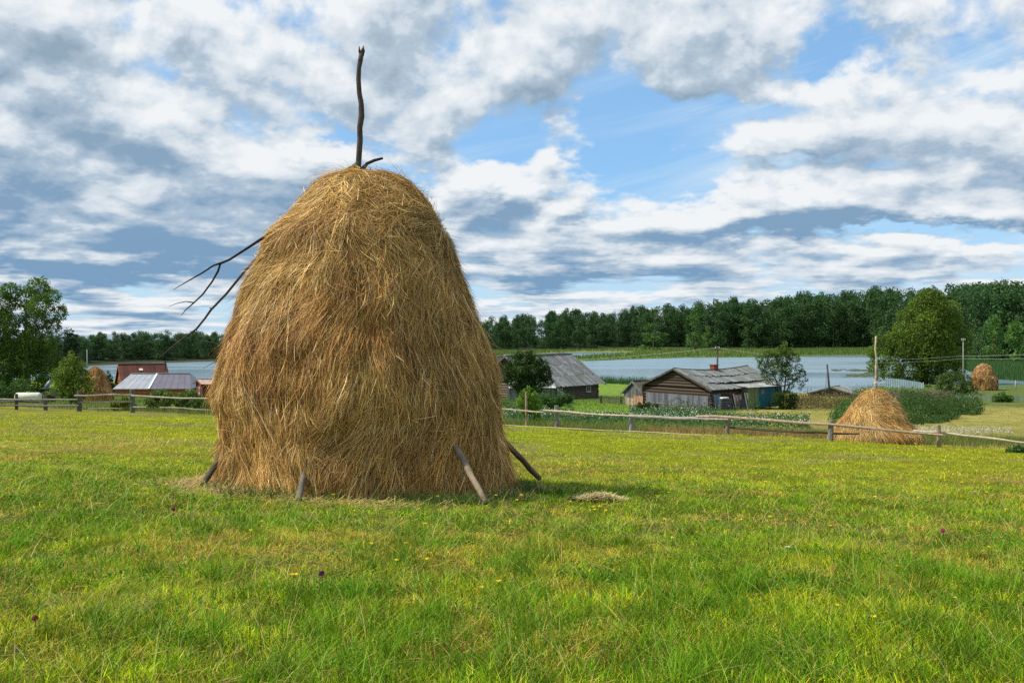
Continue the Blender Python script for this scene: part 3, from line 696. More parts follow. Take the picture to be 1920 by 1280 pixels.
small_haystack(1643, 32.6, 836, [(836, 1566, 1722), (822, 1564, 1722), (806, 1570, 1712), (790, 1583, 1697), (775, 1592, 1690), (758, 1604, 1678), (746, 1614, 1668), (737, 1625, 1659), (732, 1637, 1649)],
    'low broad golden haystack with a tall thin pole just behind the right hand fence', 31, 5200, 28, .0056, .48, (1.0, 1.02, 1.12), pole=[(1643, 745), (1642, 715), (1643, 690), (1643.5, 670), (1641, 655), (1642.5, 630)])
small_haystack(1846, 143, 733, [(733, 1829, 1867), (725, 1826, 1869), (712, 1824, 1868), (700, 1826, 1862), (690, 1831, 1858), (684, 1837, 1852), (682, 1842, 1847)],
    'distant brown haystack near the lakeshore by the right edge', 41, 1600, 22, .030, .9, (.80, .72, .85))
small_haystack(180, 72, 754, [(754, 152, 209), (740, 150, 208), (725, 152, 203), (712, 156, 199), (700, 163, 193), (692, 170, 187), (689, 176, 181)],
    'brown haystack half hidden behind the light green young tree on the left', 51, 1600, 20, .016, .55, (.95, .82, .85))

# ================================================================== FENCES
fD = lambda px: float(np.interp(px, [-200, 0, 148, 248, 420, 700, 946, 987, 1045, 1184, 1364, 1558, 1762, 1920, 2100], [43, 42, 41.5, 41, 39.5, 38, 36.5, 36.3, 36, 35, 33, 31, 30, 28.8, 27.6]))
def fence(name, label, posts, rails):
    D0 = fD(posts[len(posts) // 2][0]); x0 = X(posts[len(posts) // 2][0], D0); root = thing(name, label, 'fence', (x0, D0, gzs(x0, D0))); O = Vector(root.location)
    for i, (px, top, r, col) in enumerate(posts):
        D = fD(px); x = X(px, D); zt = HT(top, D); zg = gzs(x, D) - .15
        n = 6; t = np.linspace(0, 1, n); lean = rng.normal(0, .02)
        pts = [(x - O.x + lean * tt, D - O.y, zg + (zt - zg) * tt - O.z) for tt in t]
        rr = r * np.array([1.05, 1.04, 1, 1.02, .98, .93])
        Acc().tube(pts, rr, col, 10, .15, 100 + i).build('post', M['wood'], root, False)
    for i, (pl, r, col, dd) in enumerate(rails):
        P0 = [P(px, py, fD(px) + dd) for (px, py) in pl]
        xs = np.array([p[0] for p in pl], float); qx = np.linspace(xs[0], xs[-1], 14)
        pts = np.stack([np.interp(qx, xs, [p[k] for p in P0]) for k in range(3)], -1) - np.array(O)
        pts[:, 2] += (vnoise(np.stack([qx * .03, qx * 0, qx * 0 + i], -1), 5) - .5) * .03
        Acc().tube(pts, np.linspace(r, r * .72, 14) * .82, np.array(col) * np.array([.78, .74, .66]), 8, .15, 200 + i).build('rail', M['wood'], root, False)
    return root
G1, G2, BR, PA = (.20, .19, .175), (.33, .32, .30), (.20, .145, .10), (.60, .53, .42)
fence('pole_fence', 'pale peeled pole fence running from behind the big haystack to the right edge',
    [(987, 735, .042, (.33, .23, .15)), (1045, 760, .085, G1), (1184, 774, .085, (.26, .26, .27)), (1364, 783, .065, (.22, .17, .14)), (1558, 788, .085, (.20, .19, .18)), (1762, 797, .06, (.26, .19, .14)), (1960, 815, .06, BR)],
    [([(930, 766), (987, 770), (1045, 775), (1110, 780)], .042, (.50, .44, .36), -.10), ([(1018, 769), (1045, 770.5), (1110, 776), (1184, 780), (1262, 783)], .048, PA, -.14), ([(1180, 779.5), (1262, 783), (1330, 786), (1366, 787)], .075, (.40, .37, .34), -.13),
     ([(1306, 780.5), (1365, 781.5), (1395, 783), (1450, 788.5), (1560, 796), (1660, 806), (1768, 815.5)], .062, (.46, .36, .29), -.12), ([(1712, 807.5), (1762, 811), (1850, 820), (1940, 832), (2060, 846)], .045, (.58, .52, .42), .10),
     ([(930, 796), (1045, 801.5), (1184, 809)], .026, (.60, .54, .36), -.12), ([(1180, 808.5), (1364, 817.5), (1470, 823), (1570, 829)], .024, (.52, .46, .30), -.15), ([(1358, 801), (1420, 805), (1470, 809), (1560, 812), (1612, 813)], .045, (.13, .10, .085), .02)])
fence('pole_fence', 'grey weathered rail fence crossing the left side of the meadow',
    [(-60, 738, .09, G1), (30, 738, .07, (.10, .08, .07)), (85, 740, .08, (.13, .12, .10)), (148, 732, .10, (.10, .09, .08)), (248, 730, .10, (.12, .12, .105)), (420, 738, .08, G1)],
    [([(-80, 750), (0, 749), (60, 749), (146, 748.5)], .05, G2, -.1), ([(-80, 754), (0, 753.5), (40, 752), (90, 754)], .045, (.12, .10, .09), .1), ([(-80, 761), (30, 760), (148, 760.5)], .05, (.24, .22, .20), -.1),
     ([(140, 742), (180, 741), (215, 739.5), (248, 740)], .05, G2, -.14), ([(150, 754), (200, 753.5), (248, 753)], .045, (.26, .24, .21), -.1), ([(246, 742), (300, 744), (340, 746), (430, 746.5)], .05, (.42, .40, .36), -.14),
     ([(250, 763), (275, 762.5)], .045, G2, -.1), ([(300, 763.5), (340, 765), (380, 768), (425, 770)], .04, (.36, .33, .28), -.1), ([(165, 766), (210, 765), (230, 766)], .03, (.34, .30, .24), -.2)])

# ================================================================== TREES
def crown(acc, clumps, n, size, col, jit=.28, flat=.3, rg=rng, hueshift=(1.25, 1.08, .6)):
    """clumps: (x,y,z,r[,rz]); n leaves shared out by volume"""
    cl = np.array([(*c, c[3]) if len(c) == 4 else c for c in clumps], float); vol = cl[:, 3] ** 2 * cl[:, 4] ** .7; k = np.maximum((n * vol / vol.sum()).astype(int), 3)
    idx = np.repeat(np.arange(len(cl)), k); N = len(idx)
    d = unit(rg.normal(size=(N, 3))); rad = rg.uniform(.25, 1, N) ** .45
    # lumpy, sub-clustered surface
    sub = fbm(d * 2.6 + cl[idx, :3] * 1.7, 77, 2); rad = rad * (.62 + .75 * sub)
    pos = cl[idx, :3] + d * np.stack([cl[idx, 3], cl[idx, 3], cl[idx, 4]], -1) * rad[:, None]
    keep = fbm(pos * (2.2 / cl[idx, 3].mean()), 55, 2) > .33
    pos = pos[keep]; idx = idx[keep]; N = len(pos)
    tone = rg.uniform(.8, 1.22, len(cl))[idx] * rg.uniform(1 - jit, 1 + jit, N)
    c = np.array(col) * tone[:, None]; yl = rg.uniform(0, 1, N) < .14; c[yl] *= np.array(hueshift)
    leaves(acc, pos, size * rg.uniform(.6, 1.35, N), c, flat)
def fill_clumps(n, cx, cz, rx, rz, r, rg, shape=None, cy=0, ry=None):
    ry = rx if ry is None else ry; out = []
    while len(out) < n:
        d = rg.uniform(-1, 1, 3)
        if np.linalg.norm(d) > 1: continue
        w = 1.0 if shape is None else shape((d[2] + 1) / 2)
        out.append((cx + d[0] * rx * w, cy + d[1] * ry * w, cz + d[2] * rz, r * rg.uniform(.65, 1.25)))
    return out
def tree(name, label, cat, px, D, clumps, n, size, col, trunks, barkc=(.10, .085, .07), group=None, flat=.3, zoff=0, seed=0, hueshift=(1.25, 1.08, .6)):
    """clumps in metres relative to the foot; trunks = list of polylines with radii"""
    rg = np.random.default_rng(900 + seed); x0 = X(px, D); z0 = gzs(x0, D) + zoff
    root = thing(name, label, cat, (x0, D, z0), 0, group)
    if trunks:
        a = Acc()
        for (pl, r0, r1) in trunks: a.tube(pl, np.linspace(r0, r1, len(pl)), barkc, 8, .15, seed)
        a.build('trunk', M['bark'], root, True)
    a = Acc(); crown(a, clumps, n, size, col, rg=rg, flat=flat, hueshift=hueshift); a.build('crown', M['leaf'], root)
    return root
def img_clumps(px0, D, z0, spots):
    """photo pixel spots (px, py, r_px, depth offset) -> local metres"""
    k = D / FPX
    return [((px - px0) * k, dy, HT(py, D) - z0, r * k) for (px, py, r, dy) in spots]
def limbs(foot_r, clumps, n, rg, h0=.35):
    top = max(c[2] for c in clumps); out = [([(0, 0, -.2), (.02 * top, 0, top * .3), (-.01 * top, 0, top * .6), (0, 0, top * .9)], foot_r, foot_r * .25)]
    for k in range(n):
        c = clumps[int(rg.integers(len(clumps)))]; z = top * rg.uniform(h0, .7) if c[2] > top * h0 else top * h0 * .7; z = min(z, c[2] * .85)
        out.append(([(0, 0, z), (c[0] * .5, c[1] * .5, z + (c[2] - z) * .4), (c[0], c[1], c[2])], foot_r * .4, foot_r * .08))
    return out
rgt = np.random.default_rng(12)
# big tree at the left edge
D = 75; z0 = gzs(X(50, D), D)
sp = [(20, 545, 18, 0), (70, 540, 22, .3), (98, 558, 18, 0), (40, 560, 24, .5), (5, 570, 26, 0), (80, 575, 24, -.4), (112, 588, 16, 0), (120, 578, 8, 0), (58, 600, 26, .6), (22, 605, 26, -.5), (95, 612, 18, .3), (-10, 600, 28, .4), (-30, 560, 26, 0), (60, 640, 28, 0), (28, 645, 28, .4), (95, 640, 16, -.3), (-15, 645, 30, 0), (45, 680, 32, .3), (85, 675, 24, .5), (10, 690, 30, -.4), (60, 715, 30, 0), (25, 722, 28, .3), (-25, 700, 30, 0), (-5, 735, 24, .5), (-60, 620, 36, 0), (-60, 690, 36, 0), (92, 702, 20, 0)]
cl = img_clumps(50, D, z0, sp)
tree('birch_tree', 'tall loose crowned birch at the left edge above the fence', 'tree', 50, D, cl, 70000, .14, (.095, .175, .026), limbs(.20, cl, 18, rgt), barkc=(.16, .14, .12), seed=1)
# pine behind it
D = 98; z0 = gzs(X(128, D), D); sp = [(130, 622, 9, 0), (122, 632, 13, 0), (138, 636, 12, 0), (128, 648, 16, .5), (118, 660, 17, 0), (140, 655, 12, 0), (128, 675, 18, 0), (115, 690, 20, 0), (140, 690, 14, 0), (125, 712, 22, 0)]
cl = img_clumps(128, D, z0, sp); tree('pine_tree', 'dark pine standing between the left birch and the far lake wood', 'tree', 128, D, cl, 6500, .20, (.025, .058, .024), limbs(.16, cl, 6, rgt), seed=2)
# young light green tree
D = 58; z0 = gzs(X(132, D), D); sp = [(132, 664, 8, 0), (138, 676, 13, 0), (122, 682, 12, 0), (148, 688, 13, .2), (128, 696, 18, 0), (110, 702, 14, 0), (155, 704, 15, 0), (138, 712, 20, .3), (115, 720, 18, 0), (165, 718, 12, 0), (150, 728, 18, 0), (128, 732, 20, 0), (105, 734, 12, 0), (172, 732, 9, 0), (140, 744, 16, 0)]
cl = img_clumps(132, D, z0, sp); tree('young_tree', 'light yellow green young tree in front of the left brown haystack', 'tree', 132, D, cl, 9500, .105, (.155, .235, .030), limbs(.06, cl, 7, rgt), seed=3)
# small spruce
D = 105; z0 = gzs(X(203, D), D); sp = [(203, 696, 3, 0), (203, 703, 5, 0), (204, 710, 8, 0), (202, 718, 10, 0), (204, 728, 13, 0), (215, 726, 8, 0)]
cl = img_clumps(203, D, z0, sp); tree('spruce_tree', 'little spruce beside the red roofed log house', 'tree', 203, D, cl, 2200, .16, (.035, .085, .03), [([(0, 0, -.1), (0, 0, 2)], .07, .02)], seed=4)
# undergrowth at far left behind fence
D = 66; z0 = gzs(X(10, D), D); sp = [(0, 735, 22, 0), (30, 728, 20, .3), (55, 735, 12, 0), (-30, 730, 26, 0), (15, 745, 16, 0), (-60, 735, 24, 0)]
cl = img_clumps(10, D, z0, sp); tree('shrub', 'green undergrowth shrub under the left birch behind the pale tank', 'shrub', 10, D, cl, 6000, .12, (.06, .125, .03), None, seed=5)
for i, (px, D, sp, col, lab) in enumerate([
    (228, 44.5, [(215, 760, 10, 0), (232, 757, 13, 0), (246, 762, 9, 0)], (.15, .20, .03), 'small yellow green bush at the thick post of the left fence'),
    (300, 46, [(285, 752, 14, 0), (300, 744, 15, .2), (315, 746, 13, 0), (290, 738, 8, 0), (306, 758, 14, 0), (278, 762, 12, 0)], (.12, .18, .035), 'bush with cream flowers behind the left fence, in front of the grey roofed house'),
    (352, 46, [(335, 750, 14, 0), (352, 745, 15, .3), (368, 752, 14, 0), (345, 760, 14, 0), (375, 762, 12, 0), (360, 736, 8, 0)], (.10, .165, .03), 'bush in front of the brown shed behind the left fence'),
    (400, 45, [(392, 760, 12, 0), (410, 756, 14, 0), (425, 760, 12, 0)], (.07, .15, .03), 'low green bush between the brown shed and the big haystack')]):
    z0 = gzs(X(px, D), D); tree('bush', lab, 'bush', px, D, img_clumps(px, D, z0, sp), 4200, .085, col, None, seed=10 + i, hueshift=(2.6, 2.0, 3.2) if i in (1, 2) else (1.4, 1.2, .7))
# dark round tree by the log house
D = 97; z0 = gzs(X(992, D), D); sp = [(975, 664, 9, 0), (992, 664, 10, 0), (965, 676, 14, 0), (985, 674, 16, .3), (1005, 676, 14, 0), (1018, 686, 13, 0), (955, 692, 14, 0), (975, 694, 20, -.3), (998, 694, 20, 0), (1022, 702, 15, 0), (950, 708, 10, 0), (965, 714, 16, 0), (988, 716, 20, 0), (1010, 716, 18, .2), (1030, 714, 10, 0), (978, 730, 12, 0), (1005, 730, 12, 0)]
cl = img_clumps(992, D, z0, sp); tree('apple_tree', 'dark green round crowned tree in front of the log house roof', 'tree', 992, D, cl, 26000, .14, (.042, .09, .018), limbs(.14, cl, 8, rgt), seed=20)
# lime green sapling behind the fence
D = 42; z0 = gzs(X(992, D), D); sp = [(990, 730, 6, 0), (985, 740, 11, 0), (1000, 744, 10, 0), (978, 752, 11, 0), (994, 756, 13, .1), (1010, 758, 9, 0), (985, 768, 12, 0), (1004, 772, 11, 0), (1008, 786, 9, 0), (998, 790, 7, 0)]
cl = img_clumps(992, D, z0, sp); tree('sapling', 'lime green sapling beside the thin tall fence post', 'sapling', 992, D, cl, 3600, .085, (.14, .26, .03), limbs(.025, cl, 4, rgt), seed=21)
# rowan by the barn
D = 92; z0 = gzs(X(1466, D), D); sp = [(1472, 644, 6, 0), (1470, 654, 10, 0), (1480, 660, 10, .2), (1458, 660, 9, 0), (1440, 664, 10, 0), (1425, 672, 9, 0), (1450, 674, 14, .3), (1470, 674, 15, 0), (1492, 672, 10, 0), (1430, 686, 12, 0), (1452, 690, 14, -.3), (1475, 690, 14, 0), (1498, 690, 9, 0), (1505, 700, 8, 0), (1434, 700, 9, 0), (1448, 706, 9, 0), (1474, 706, 12, .3), (1492, 708, 10, 0), (1511, 712, 5, 0), (1460, 716, 7, 0), (1483, 722, 8, 0), (1503, 720, 7, 0), (1500, 730, 5, 0), (1440, 715, 6, 0)]
cl = img_clumps(1466, D, z0, sp); tr = [([(-.1, 0, -.2), (-.15, 0, 1.3), (-.5, 0, 2.6), (-1.2, 0, 4)], .12, .03), ([(.1, 0, -.2), (.2, 0, 1.4), (.4, 0, 3), (.4, 0, 5)], .11, .03), ([(.1, 0, 1), (.8, 0, 2.3), (1.5, 0, 2.9)], .06, .02), ([(-.15, 0, 1.4), (-1, 0, 2.6), (-1.8, 0, 3.6)], .06, .02)]
tree('rowan_tree', 'open crowned many stemmed tree at the right end of the grey roofed barn', 'tree', 1466, D, cl, 8500, .14, (.085, .145, .025), tr, barkc=(.11, .08, .07), seed=22)
D = 90; z0 = gzs(X(1472, D), D); sp = [(1458, 746, 11, 0), (1475, 742, 13, 0), (1488, 748, 11, 0), (1470, 756, 14, 0), (1486, 762, 9, 0), (1448, 758, 8, 0)]
tree('bush', 'dense dark bush at the foot of the open crowned tree by the barn', 'bush', 1472, D, img_clumps(1472, D, z0, sp), 4200, .13, (.045, .085, .02), None, seed=23)
# big willow
D = 160; z0 = gzs(X(1735, D), D); sp = [(1748, 548, 12, 0), (1738, 560, 20, 0), (1762, 562, 18, 1), (1720, 575, 20, 0), (1750, 582, 24, -1), (1780, 580, 20, 0), (1704, 596, 20, 1), (1730, 602, 26, -1.5), (1762, 606, 26, 0), (1792, 602, 20, 1), (1694, 622, 22, 0), (1720, 630, 28, -2), (1755, 636, 30, -1), (1790, 630, 26, 0), (1808, 630, 14, 0), (1672, 640, 20, 0), (1650, 640, 14, 0), (1690, 655, 26, -1), (1725, 664, 30, -2), (1765, 668, 30, -1), (1798, 660, 22, 0), (1636, 660, 14, 0), (1655, 668, 22, 0), (1640, 685, 15, 0), (1668, 692, 22, -1), (1700, 695, 26, -1.5), (1740, 696, 26, -1), (1780, 696, 22, 0), (1800, 690, 16, 0), (1648, 705, 10, 0), (1690, 712, 16, 0), (1720, 714, 16, 0), (1758, 714, 16, 0)]
cl = img_clumps(1735, D, z0, sp); tree('willow_tree', 'huge rounded olive green willow on the right lakeshore', 'tree', 1735, D, cl, 52000, .30, (.115, .185, .026), limbs(.5, cl, 10, rgt), seed=24)
D = 134; z0 = gzs(X(1792, D), D); sp = [(1765, 712, 11, 0), (1780, 706, 12, 0), (1798, 706, 12, 0), (1812, 712, 12, 0), (1772, 724, 13, 0), (1792, 722, 16, -.5), (1815, 726, 13, 0), (1828, 730, 8, 0), (1780, 736, 12, 0), (1805, 738, 12, 0), (1760, 728, 8, 0)]
tree('bush', 'wide bush below the power pole with yellowing leaves', 'bush', 1792, D, img_clumps(1792, D, z0, sp), 6000, .20, (.075, .135, .035), None, seed=25, hueshift=(2.2, 1.5, .6))
for i, (px, D, sp, col, lab, n) in enumerate([
    (1908, 27.6, [(1898, 850, 12, 0), (1912, 846, 13, 0), (1926, 850, 12, 0), (1940, 848, 14, 0)], (.05, .115, .03), 'low dark bush at the right edge just beyond the fence', 1700),
    (1880, 118, [(1868, 748, 8, 0), (1880, 744, 10, 0), (1893, 748, 8, 0)], (.07, .14, .03), 'small bush growing against the far picket fence at the right', 1500),
    (1740, 150, [(1728, 730, 6, 0), (1740, 727, 7, 0), (1752, 730, 6, 0)], (.12, .2, .05), 'small pale bush between the tin fence and the wide bush', 900),
    (1085, 66, [(1050, 752, 10, 0), (1065, 748, 9, 0), (1035, 756, 10, 0), (1020, 750, 9, 0)], (.06, .125, .03), 'nettle bush in front of the log house wall', 2400),
    (1250, 84, [(1215, 762, 8, 0), (1230, 763, 7, 0), (1200, 762, 7, 0)], (.08, .12, .03), 'scrubby bush at the left corner of the grey roofed barn', 1500)]):
    z0 = gzs(X(px, D), D); tree('bush', lab, 'bush', px, D, img_clumps(px, D, z0, sp), n, .0016 * D + .03, col, None, seed=30 + i)

# ------------------------------------------------------------------ the wood round the lake
topy = lambda px: float(np.interp(px, [-800, 0, 130, 200, 250, 330, 420, 560, 700, 880, 950, 1000, 1050, 1110, 1126, 1170, 1250, 1296, 1310, 1350, 1400, 1450, 1500, 1550, 1600, 1650, 1700, 1750, 1800, 1850, 1920, 2200, 2900],
                                     [640, 634, 630, 625, 622, 621, 626, 620, 612, 598, 594, 590, 583, 583, 592, 579, 573, 577, 568, 561, 564, 561, 551, 553, 546, 540, 546, 546, 536, 531, 534, 525, 520]))
PROTO = []
def protos():
    for k in range(9):
        rg = np.random.default_rng(300 + k); a = Acc(); kind = 'spruce' if k in (7, 8) else 'leafy'
        if kind == 'leafy':
            wd = rg.uniform(.20, .30); cl = []
            for j in range(40):
                t = rg.uniform(.04, .97); w = wd * (math.sin(min(1, (t + .10)) ** .75 * math.pi * .93) ** .55); an = rg.uniform(0, 2 * math.pi); rr = w * rg.uniform(.2, .85)
                cl.append((math.cos(an) * rr, math.sin(an) * rr, t, rg.uniform(.055, .095)))
            cl.append((0, 0, .95, .05)); col = (.050, .112, .036); n = 2300; sz = .036
        else:
            cl = []
            for j in range(26):
                t = .08 + .9 * j / 25; w = .17 * (1 - t) ** .8; an = j * 2.4; cl.append((math.cos(an) * w * .6, math.sin(an) * w * .6, t, max(.016, w * .55), .03))
            col = (.022, .052, .026); n = 1300; sz = .026
        crown(a, cl, n, sz, col, rg=rg, flat=.2, hueshift=(1.3, 1.15, .9))
        a.tube([(0, 0, -.05), (.004, 0, .4), (0, 0, .8)], [.012, .009, .003], (.22, .21, .19) if k % 3 == 0 else (.08, .07, .06), 6)
        V, F, Cc = np.concatenate(a.v), np.concatenate(a.f), np.concatenate(a.c)
        me = mesh_np('forest_tree', V, F, Cc); me.materials.append(M['leaf']); PROTO.append((V, F, Cc, me))
protos()
def wood():
    rg = np.random.default_rng(77); back = {'L': Acc(), 'M': Acc(), 'R': Acc()}
    def place(px, t, front):
        a = (px - 960) / FPX; Df = float(toD(yDf(np.array([a])))[0]); depth = 55 if px < 800 else 85
        D = Df + 3 + t * depth; x = a * D; z = gzs(x, D)
        ty = topy(px) + rg.uniform(-4, 8) if t > .35 else topy(px) + rg.uniform(2, 22) * (.55 if px < 800 else 1.0)
        return x, D, z, HT(ty, D) - z
    px = 150 if False else -330
    nf = 0
    while px < 2240:                                     # the front rank: trees one can tell apart
        step = rg.uniform(9, 15) if 60 < px < 1960 else 26
        x, D, z, H = place(px, rg.uniform(0, .22), True)
        hide = (440 < px < 860) or px < -300
        if not hide and H > 3:
            k = int(rg.integers(9)) if rg.uniform() < .3 else int(rg.integers(7))
            o = bpy.data.objects.new('forest_tree', PROTO[k][3]); C.objects.link(o); o.location = (x, D, z); o.rotation_euler = (0, 0, rg.uniform(0, 6.28))
            w = min(H, 20) * rg.uniform(.85, 1.25) * (1.25 if H < 11 else 1.0); o.scale = (w, w, H)
            if px < 800: tag(o, 'dark tree in front rank of the distant wood across the lake, left', 'tree', 'trees of the wood across the lake on the left')
            else: tag(o, 'tall dark green tree in front rank of the wood behind the right marsh', 'tree', 'trees of the wood behind the marsh on the right')
            nf += 1
        px += step
    for band, (lo, hi, n) in {'L': (-600, 470, 260), 'M': (470, 1127, 200), 'R': (1115, 2500, 420)}.items():
        for q in range(n):
            p = rg.uniform(lo, hi); x, D, z, H = place(p, rg.uniform(.2, 1), False); V, F, Cc, _ = PROTO[int(rg.integers(9)) if rg.uniform() < .6 else int(rg.integers(7))]
            w = min(H, 20) * rg.uniform(.85, 1.2) * (1.25 if H < 11 else 1.0); an = rg.uniform(0, 6.28); c_, s_ = math.cos(an), math.sin(an)
            VV = np.stack([(V[:, 0] * c_ - V[:, 1] * s_) * w + x, (V[:, 0] * s_ + V[:, 1] * c_) * w + D, V[:, 2] * H + z], -1)
            back[band].add(VV, F, Cc * rg.uniform(.8, 1.2))
    tag(back['L'].build('forest', M['leaf']), 'distant dark wood along the lake on the left', 'forest', kind='stuff')
    tag(back['M'].build('forest', M['leaf']), 'wood behind the marsh in the middle, next to the big haystack', 'forest', kind='stuff')
    tag(back['R'].build('forest', M['leaf']), 'taller dark wood behind the marsh on the right', 'forest', kind='stuff')
    # a few trees that stand out of the rank
    def single(px, D, top, wpx, col, lab, kind=0, name='forest_tree'):
        x = X(px, D); z = gzs(x, D); H = HT(top, D) - z; V, F, Cc, _ = PROTO[kind]; w = wpx * D / FPX / .45
        me = mesh_np('standout_tree', V, F, Cc * np.array(col)); me.materials.append(M['leaf'])
        o = bpy.data.objects.new(name, me); C.objects.link(o); o.location = (x, D, z); o.scale = (w, w, H); tag(o, lab, 'tree')
    single(1305, 405, 572, 42, (1.5, 1.4, 1.15), 'lighter green tree where the higher right wood begins', 1)
    single(1326, 398, 612, 22, (1.9, 1.7, 1.2), 'small light green birch at the foot of the right wood', 2)
    single(1225, 395, 606, 60, (1.5, 1.4, 1.1), 'broad bushy tree at the marsh edge, left of the higher right wood', 3)
    single(1862, 238, 592, 46, (1.7, 1.6, 1.0), 'rounded green tree right of the willow', 4)
    single(1905, 230, 602, 44, (1.9, 1.8, 1.1), 'light green tree at the right edge below the dark wood', 5)
    single(1838, 242, 622, 34, (1.3, 1.3, 1.1), 'small dark tree close behind the right side of the willow', 0)
wood()

# ================================================================== OTHER VEGETATION (stuff)
def plan(n, pxlo, pxhi, D0, D1_): return scatter(n, D0, D1_, pxlo, pxhi)
def veg():
    # rough grass behind the fence and on the pasture
    acc = Acc()
    x, y = plan(60000, -100, 2050, 27, 47); s = sval(x, y); k = (s > 36.6) & (s < 46) & (np.hypot(x - 11.9, y - 32.6) > 1.4); x, y = x[k], y[k]; N = len(x); px = 960 + FPX * x / y
    dry = sstep(1150, 1260, px) * (1 - sstep(1545, 1600, px)) * (1 - sstep(41, 44, sval(x, y)))
    c = np.where((rng.uniform(0, 1, N) < .2 + .65 * dry)[:, None], np.array([.33, .22, .085]), np.array([.12, .20, .03])) * rng.uniform(.65, 1.3, (N, 1))
    blade_set(x, y, rng.uniform(.12, .34, N), np.full(N, .018), c, lean=.8, name_acc=acc)
    x, y = plan(90000, -100, 2050, 44, 125); s = sval(x, y); px = 960 + FPX * x / y; k = (s > 45) & (rng.uniform(0, 1, len(x)) < .35 + .65 * (px < 1360)); x, y, px = x[k], y[k], px[k]; N = len(x)
    fld = (sstep(1370, 1400, px) > rng.uniform(0, 1, N))[:, None]
    wr_ = sstep(.45, .62, n2(x, y, .22, 98, 3))[:, None]
    c = np.where(fld, np.array([.36, .32, .07]) * (1 - wr_) + np.array([.15, .19, .04]) * wr_, np.array([.13, .22, .03])) * rng.uniform(.7, 1.3, (N, 1))
    blade_set(x, y, rng.uniform(.06, .24, N) * np.where(fld[:, 0], .5, 1), .012 + .0004 * y, c, lean=.9, name_acc=acc)
    tag(acc.build('rough_grass', M['grass']), 'rough uncut grass beyond the fence, brown and green', 'grass', kind='stuff')
    # potato field in flower
    acc = Acc(); x, y = plan(34000, 945, 1530, 42, 82); px = 960 + FPX * x / y; yi = HORIZON + FPX * Fz(sval(x, y)) / y
    ok = ((yi > 783) & (yi < 812) & (px < 1520)) | ((yi > 768) & (yi <= 783) & (px > 1180) & (px < 1345)) | ((yi > 770) & (yi < 800) & (px < 1050))
    rows = np.sin(sval(x, y) * 2 * np.pi / 1.1) > -.55; k = ok & rows & (fbm(np.stack([x * .4, y * .2, x * 0], -1), 8, 2) > .36); x, y = x[k], y[k]; N = len(x)
    z = gz(x, y) + rng.uniform(.05, .40, N)
    leaves(acc, np.stack([x, y, z], -1), rng.uniform(.07, .17, N), np.array([.05, .115, .04]) * rng.uniform(.6, 1.5, (N, 1)), flat=1)
    j = rng.uniform(0, 1, N) < .07; xx, yy = x[j], y[j]
    leaves(acc, np.stack([xx, yy, gz(xx, yy) + rng.uniform(.36, .48, j.sum())], -1), np.full(j.sum(), .085), np.tile([.78, .78, .70], (j.sum(), 1)), flat=1)
    tag(acc.build('potato_plants', M['leaf']), 'rows of potato plants with white flowers beyond the fence', 'crop', kind='stuff')
    # white clover band by the small haystack
    acc = Acc(); x, y = plan(2600, 1700, 1900, 38, 60); yi = HORIZON + FPX * Fz(sval(x, y)) / y; k = (yi > 796) & (yi < 816); x, y = x[k], y[k]; N = len(x)
    leaves(acc, np.stack([x, y, gz(x, y) + rng.uniform(.05, .2, N)], -1), np.full(N, .07), np.tile([.6, .56, .46], (N, 1)) * rng.uniform(.5, 1.2, (N, 1)), flat=1)
    tag(acc.build('clover_bloom', M['flower']), 'band of whitish clover bloom right of the low golden haystack', 'wildflowers', kind='stuff')
    # tall weeds on the slope, with pink willowherb
    acc = Acc(); fl = Acc()
    def weeds(n, pxlo, pxhi, ylo, yhi, hgt, col, shape=None):
        x, y = plan(n, pxlo, pxhi, 40, 135); px = 960 + FPX * x / y; yi = HORIZON + FPX * Fz(sval(x, y)) / y
        k = (yi > ylo) & (yi < yhi) & (fbm(np.stack([x * .25, y * .12, x * 0], -1), 18, 2) > .33)
        if shape is not None: k &= shape(px, yi)
        x, y = x[k], y[k]; N = len(x); m = n2(x, y, .35, 28, 2)
        hh = hgt * (.1 + 1.7 * sstep(.3, .75, m)) * rng.uniform(.5, 1.15, N); z = gz(x, y)
        for q in range(6):
            zz = z + hh * rng.uniform(.15, 1, N)
            leaves(acc, np.stack([x + rng.normal(0, .12, N), y + rng.normal(0, .12, N), zz], -1), rng.uniform(.06, .13, N) * (1 + y / 220), np.array(col) * rng.uniform(.6, 1.5, (N, 1)), flat=.3)
        return x, y, z, hh
    weeds(22000, 1690, 1845, 766, 806, 1.2, (.045, .095, .022), lambda p, q: (q < 806 - (p - 1690) * .19) & (q > 752 + (p - 1680) * .14))
    weeds(9000, 1540, 1605, 758, 798, .8, (.060, .125, .028), lambda p, q: q > 806 - (p - 1540) * .62)
    weeds(9000, 1600, 1810, 748, 772, 1.1, (.06, .12, .03), lambda p, q: q > 744 + (p - 1600) * .12)
    weeds(9000, 1480, 1660, 752, 768, .9, (.13, .105, .045))
    weeds(7000, 1060, 1430, 760, 772, .7, (.06, .115, .03), lambda p, q: (p > 1180))
    weeds(5000, 940, 1075, 752, 772, .9, (.06, .13, .03))
    tag(acc.build('tall_weeds', M['leaf']), 'dark green tall weeds on the slope beyond the fence', 'weeds', kind='stuff')
    x, y = plan(9000, 1640, 1790, 90, 125); yi = HORIZON + FPX * Fz(sval(x, y)) / y; k = (yi > 754) & (yi < 772); x, y = x[k], y[k]; N = len(x); z = gz(x, y)
    fl = Acc(); hh = rng.uniform(.8, 1.5, N)
